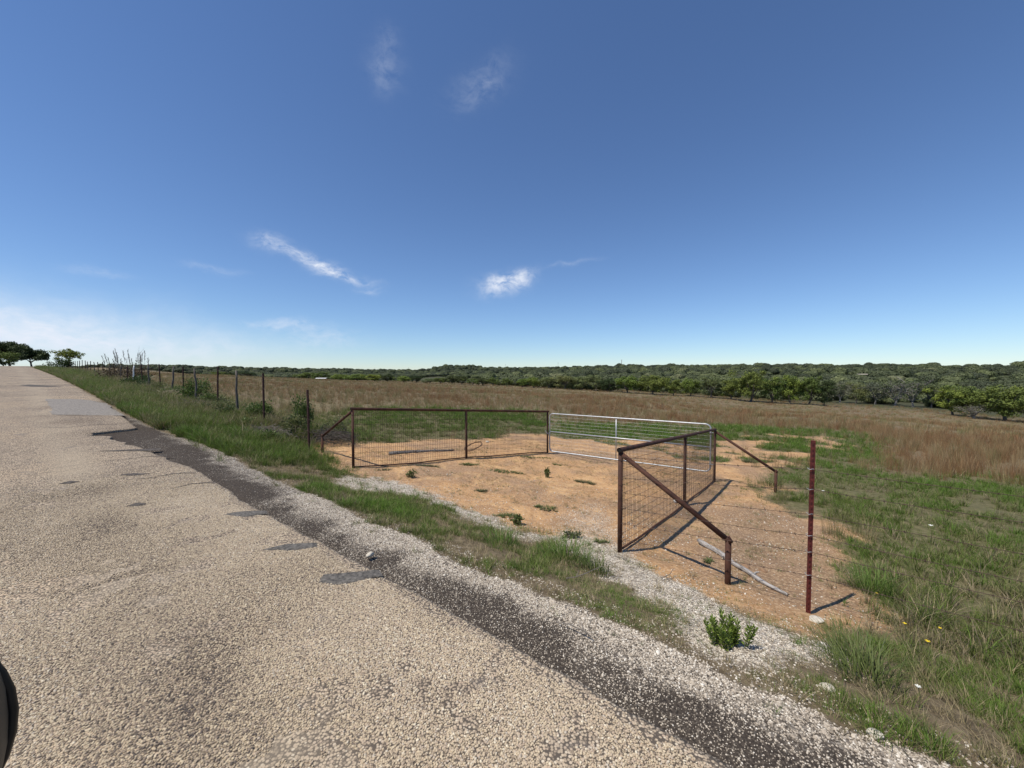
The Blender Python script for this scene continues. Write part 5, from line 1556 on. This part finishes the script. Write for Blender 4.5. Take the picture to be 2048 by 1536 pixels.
ti = np.clip(rng.normal(.46, .28, n_) - .26 * sstep(220, 450, np.hypot(X_, Y_)), 0, 1)
R_ = np.zeros((n_, 3)); R_[:, 2] = rng.uniform(0, 6.28, n_)
scatter('far_wood', np.stack([X_, Y_, ground_z(X_, Y_) - .35], -1), R_, S3, rng.integers(0, 4, n_), ti, c_wood,
        'dark green oak wood covering the low hills on the horizon', 'wood')
print('wood', n_)

# ------------------------------------------------------------------ poles on the skyline
POLEM = simple_mat('pole_wood', (.10, .09, .08), (.20, .18, .16), 3, .9)
for i, (px, D, ht, lb) in enumerate([(1243, 690, 17, 'thick utility pole on the right hill skyline'), (1116, 1000, 20, 'thin pole on the skyline above the pale open slope'), (1011, 1250, 20, 'thin pole on the skyline just right of the flat-topped hill'),
                                    (817, 1250, 16, 'thin pole on the skyline left of the flat-topped hill'), (750, 1400, 16, 'leftmost thin pole on the far skyline')]):
    x = (px - 1024) / 770 * D; root = empty('utility_pole', (x, D, gz(x, D)))
    m_ = MB(); m_.tube([Vector((0, 0, -1)), Vector((0, 0, ht))], [.5 if i == 0 else .32, .42 if i == 0 else .22], 8); m_.build('pole', POLEM, root, True)
    m_ = MB(); m_.box((0, 0, ht - .9), (2.6, .2, .22)); arm = m_.build('cross_arm', POLEM, root)
    m_ = MB()
    for q in (-1.15, 0, 1.15):
        m_ = MB(); m_.tube([Vector((q, 0, ht - .79)), Vector((q, 0, ht - .45))], [.10, .06], 6); m_.build('insulator', WHITEP, arm)
    tag(root, lb, 'utility pole', 'poles on the skyline')

# ------------------------------------------------------------------ far sheds
def shed(name, label, x, y, L_, W_, H_, rz, zoff=0.0, rise=.3, rmat=None):
    root = empty(name, (x, y, gz(x, y) + zoff), rz); 
    for c_, z_ in (((0, W_ / 2, H_ / 2), (L_, .1, H_)), ((-L_ / 2, 0, H_ / 2), (.1, W_ - .11, H_)), ((L_ / 2, 0, H_ / 2), (.1, W_ - .11, H_))):
        m_ = MB(); m_.box(c_, z_); m_.build('wall', POLEM, root)
    m_ = MB(); e = .35
    V = [(-L_ / 2 - e, -W_ / 2 - e, H_ + .02), (L_ / 2 + e, -W_ / 2 - e, H_ + .02), (L_ / 2 + e, 0, H_ + rise), (-L_ / 2 - e, 0, H_ + rise), (-L_ / 2 - e, W_ / 2 + e, H_ + .02), (L_ / 2 + e, W_ / 2 + e, H_ + .02)]
    V2 = [(a, b_, c + .08) for a, b_, c in V]
    m_.add(V + V2, [(0, 3, 2, 1), (3, 4, 5, 2), (6, 7, 8, 9), (9, 8, 11, 10), (0, 1, 7, 6), (4, 10, 11, 5), (0, 6, 9, 3), (3, 9, 10, 4), (1, 2, 8, 7), (2, 5, 11, 8)]); m_.build('roof', rmat or WHITEP, root)
    for q in (-1, -.33, .33, 1):
        m_ = MB(); m_.box((q * (L_ / 2 - .1), -W_ / 2, H_ / 2), (.15, .15, H_)); m_.build('post', POLEM, root)
    tag(root, label, 'shed')


shed('open_shed', 'low white roofed shed at the far edge of the brown field', -96.0, 194.0, 4.4, 2.2, .75, .1, .1)
shed('open_shed', 'long pale roofed building standing in for a pale clearing on the right hillside', 242, 260, 13, 5, 4.0, -.72, 0, rmat=ROCKP)  # building shape stands in for a pale clearing strip on the slope

# ------------------------------------------------------------------ the vehicle the view is taken from: only its door mirror shows
CARP = simple_mat('dusty_dark_paint', (.06, .05, .037), (.11, .092, .068), 5, .5, .0, .4)
CARB = simple_mat('black_trim', (.008, .008, .008), (.014, .014, .013), 10, .5)
CARG, n, l = new_mat('mirror_glass'); b = principled(CARG, n, l, .04, 1.0, .5); b.inputs['Base Color'].default_value = (.35, .37, .38, 1)
TYRE = simple_mat('tyre_rubber', (.012, .012, .012), (.025, .025, .024), 20, .85)
car = empty('car', sxy(-.9, 1.0), math.atan2(D_[1], D_[0]))       # local x forward along the road, local -y towards the verge
# mirror housing
def superell(cx, cy, cz, ax, ay, az, nu=20, nv=12, p=.55):
    V = []; Fc = []
    f = lambda q: math.copysign(abs(q) ** p, q)
    for i in range(nv + 1):
        v = -math.pi / 2 + math.pi * i / nv
        for j in range(nu):
            u = 2 * math.pi * j / nu
            V.append((cx + ax * f(math.cos(v)) * f(math.cos(u)), cy + ay * f(math.cos(v)) * f(math.sin(u)), cz + az * f(math.sin(v))))
    for i in range(nv):
        for j in range(nu): Fc.append((i * nu + j, i * nu + (j + 1) % nu, (i + 1) * nu + (j + 1) % nu, (i + 1) * nu + j))
    return V, Fc


MX, MY, MZ = CARPOS = (-.05, -.762, 1.24)
V, Fc = superell(MX, MY, MZ, .075, .125, .165, 28, 18, .8); hs = mesh_obj('mirror_housing', V, Fc, CARP, car, True)
m_ = MB(); m_.box((MX - .078, MY, MZ), (.006, .17, .2)); m_.build('mirror_glass', CARG, hs)
m_ = MB(); m_.tube([Vector((MX - .012, MY + .127 * math.cos(q), MZ + .167 * math.sin(q))) for q in np.linspace(0, 6.283, 33)], .006, 6, False); m_.build('housing_seam', CARB, hs, True)
m_ = MB(); m_.tube([Vector((MX, MY + .08, MZ - .06)), Vector((MX + .01, -.62, MZ - .10)), Vector((MX + .02, -.50, MZ - .13))], [.03, .026, .03], 10); m_.build('mirror_arm', CARB, car, True)
# flank: door, front wing and wheel, outside the picture
prof = [(-.52, .28), (-.60, .45), (-.62, .70), (-.59, .92), (-.54, 1.0)]
for nm, xa, xb in (('door', -1.15, .12), ('front_wing', .125, 1.25)):
    V = []; Fc = []; q = len(prof)
    for xx in (xa, (xa + xb) / 2, xb):
        for yy, zz in prof: V.append((xx, yy + (.06 if nm == 'front_wing' and xx == xb else 0), zz))
        for yy, zz in prof[::-1]: V.append((xx, yy + .06 + (.06 if nm == 'front_wing' and xx == xb else 0), zz))
    for r_ in range(2):
        for k in range(2 * q): Fc.append((r_ * 2 * q + k, r_ * 2 * q + (k + 1) % (2 * q), (r_ + 1) * 2 * q + (k + 1) % (2 * q), (r_ + 1) * 2 * q + k))
    Fc.append(tuple(range(2 * q))[::-1]); Fc.append(tuple(4 * q + k for k in range(2 * q)))
    mesh_obj(nm, V, Fc, CARP, car, True)
m_ = MB()
prev = None
m_.tube([Vector((.75, -.50 + dy, .33)) for dy in (0, .01, .20, .21)], [.27, .33, .33, .27], 24); wh = m_.build('wheel', TYRE, car, True)
m_ = MB(); m_.tube([Vector((.75, -.508, .33)), Vector((.75, -.499, .33))], [.17, .20], 16); m_.build('rim', GALV, wh, True)
tag(car, 'dark dusty car door mirror cut off at the lower left edge of the picture', 'car')
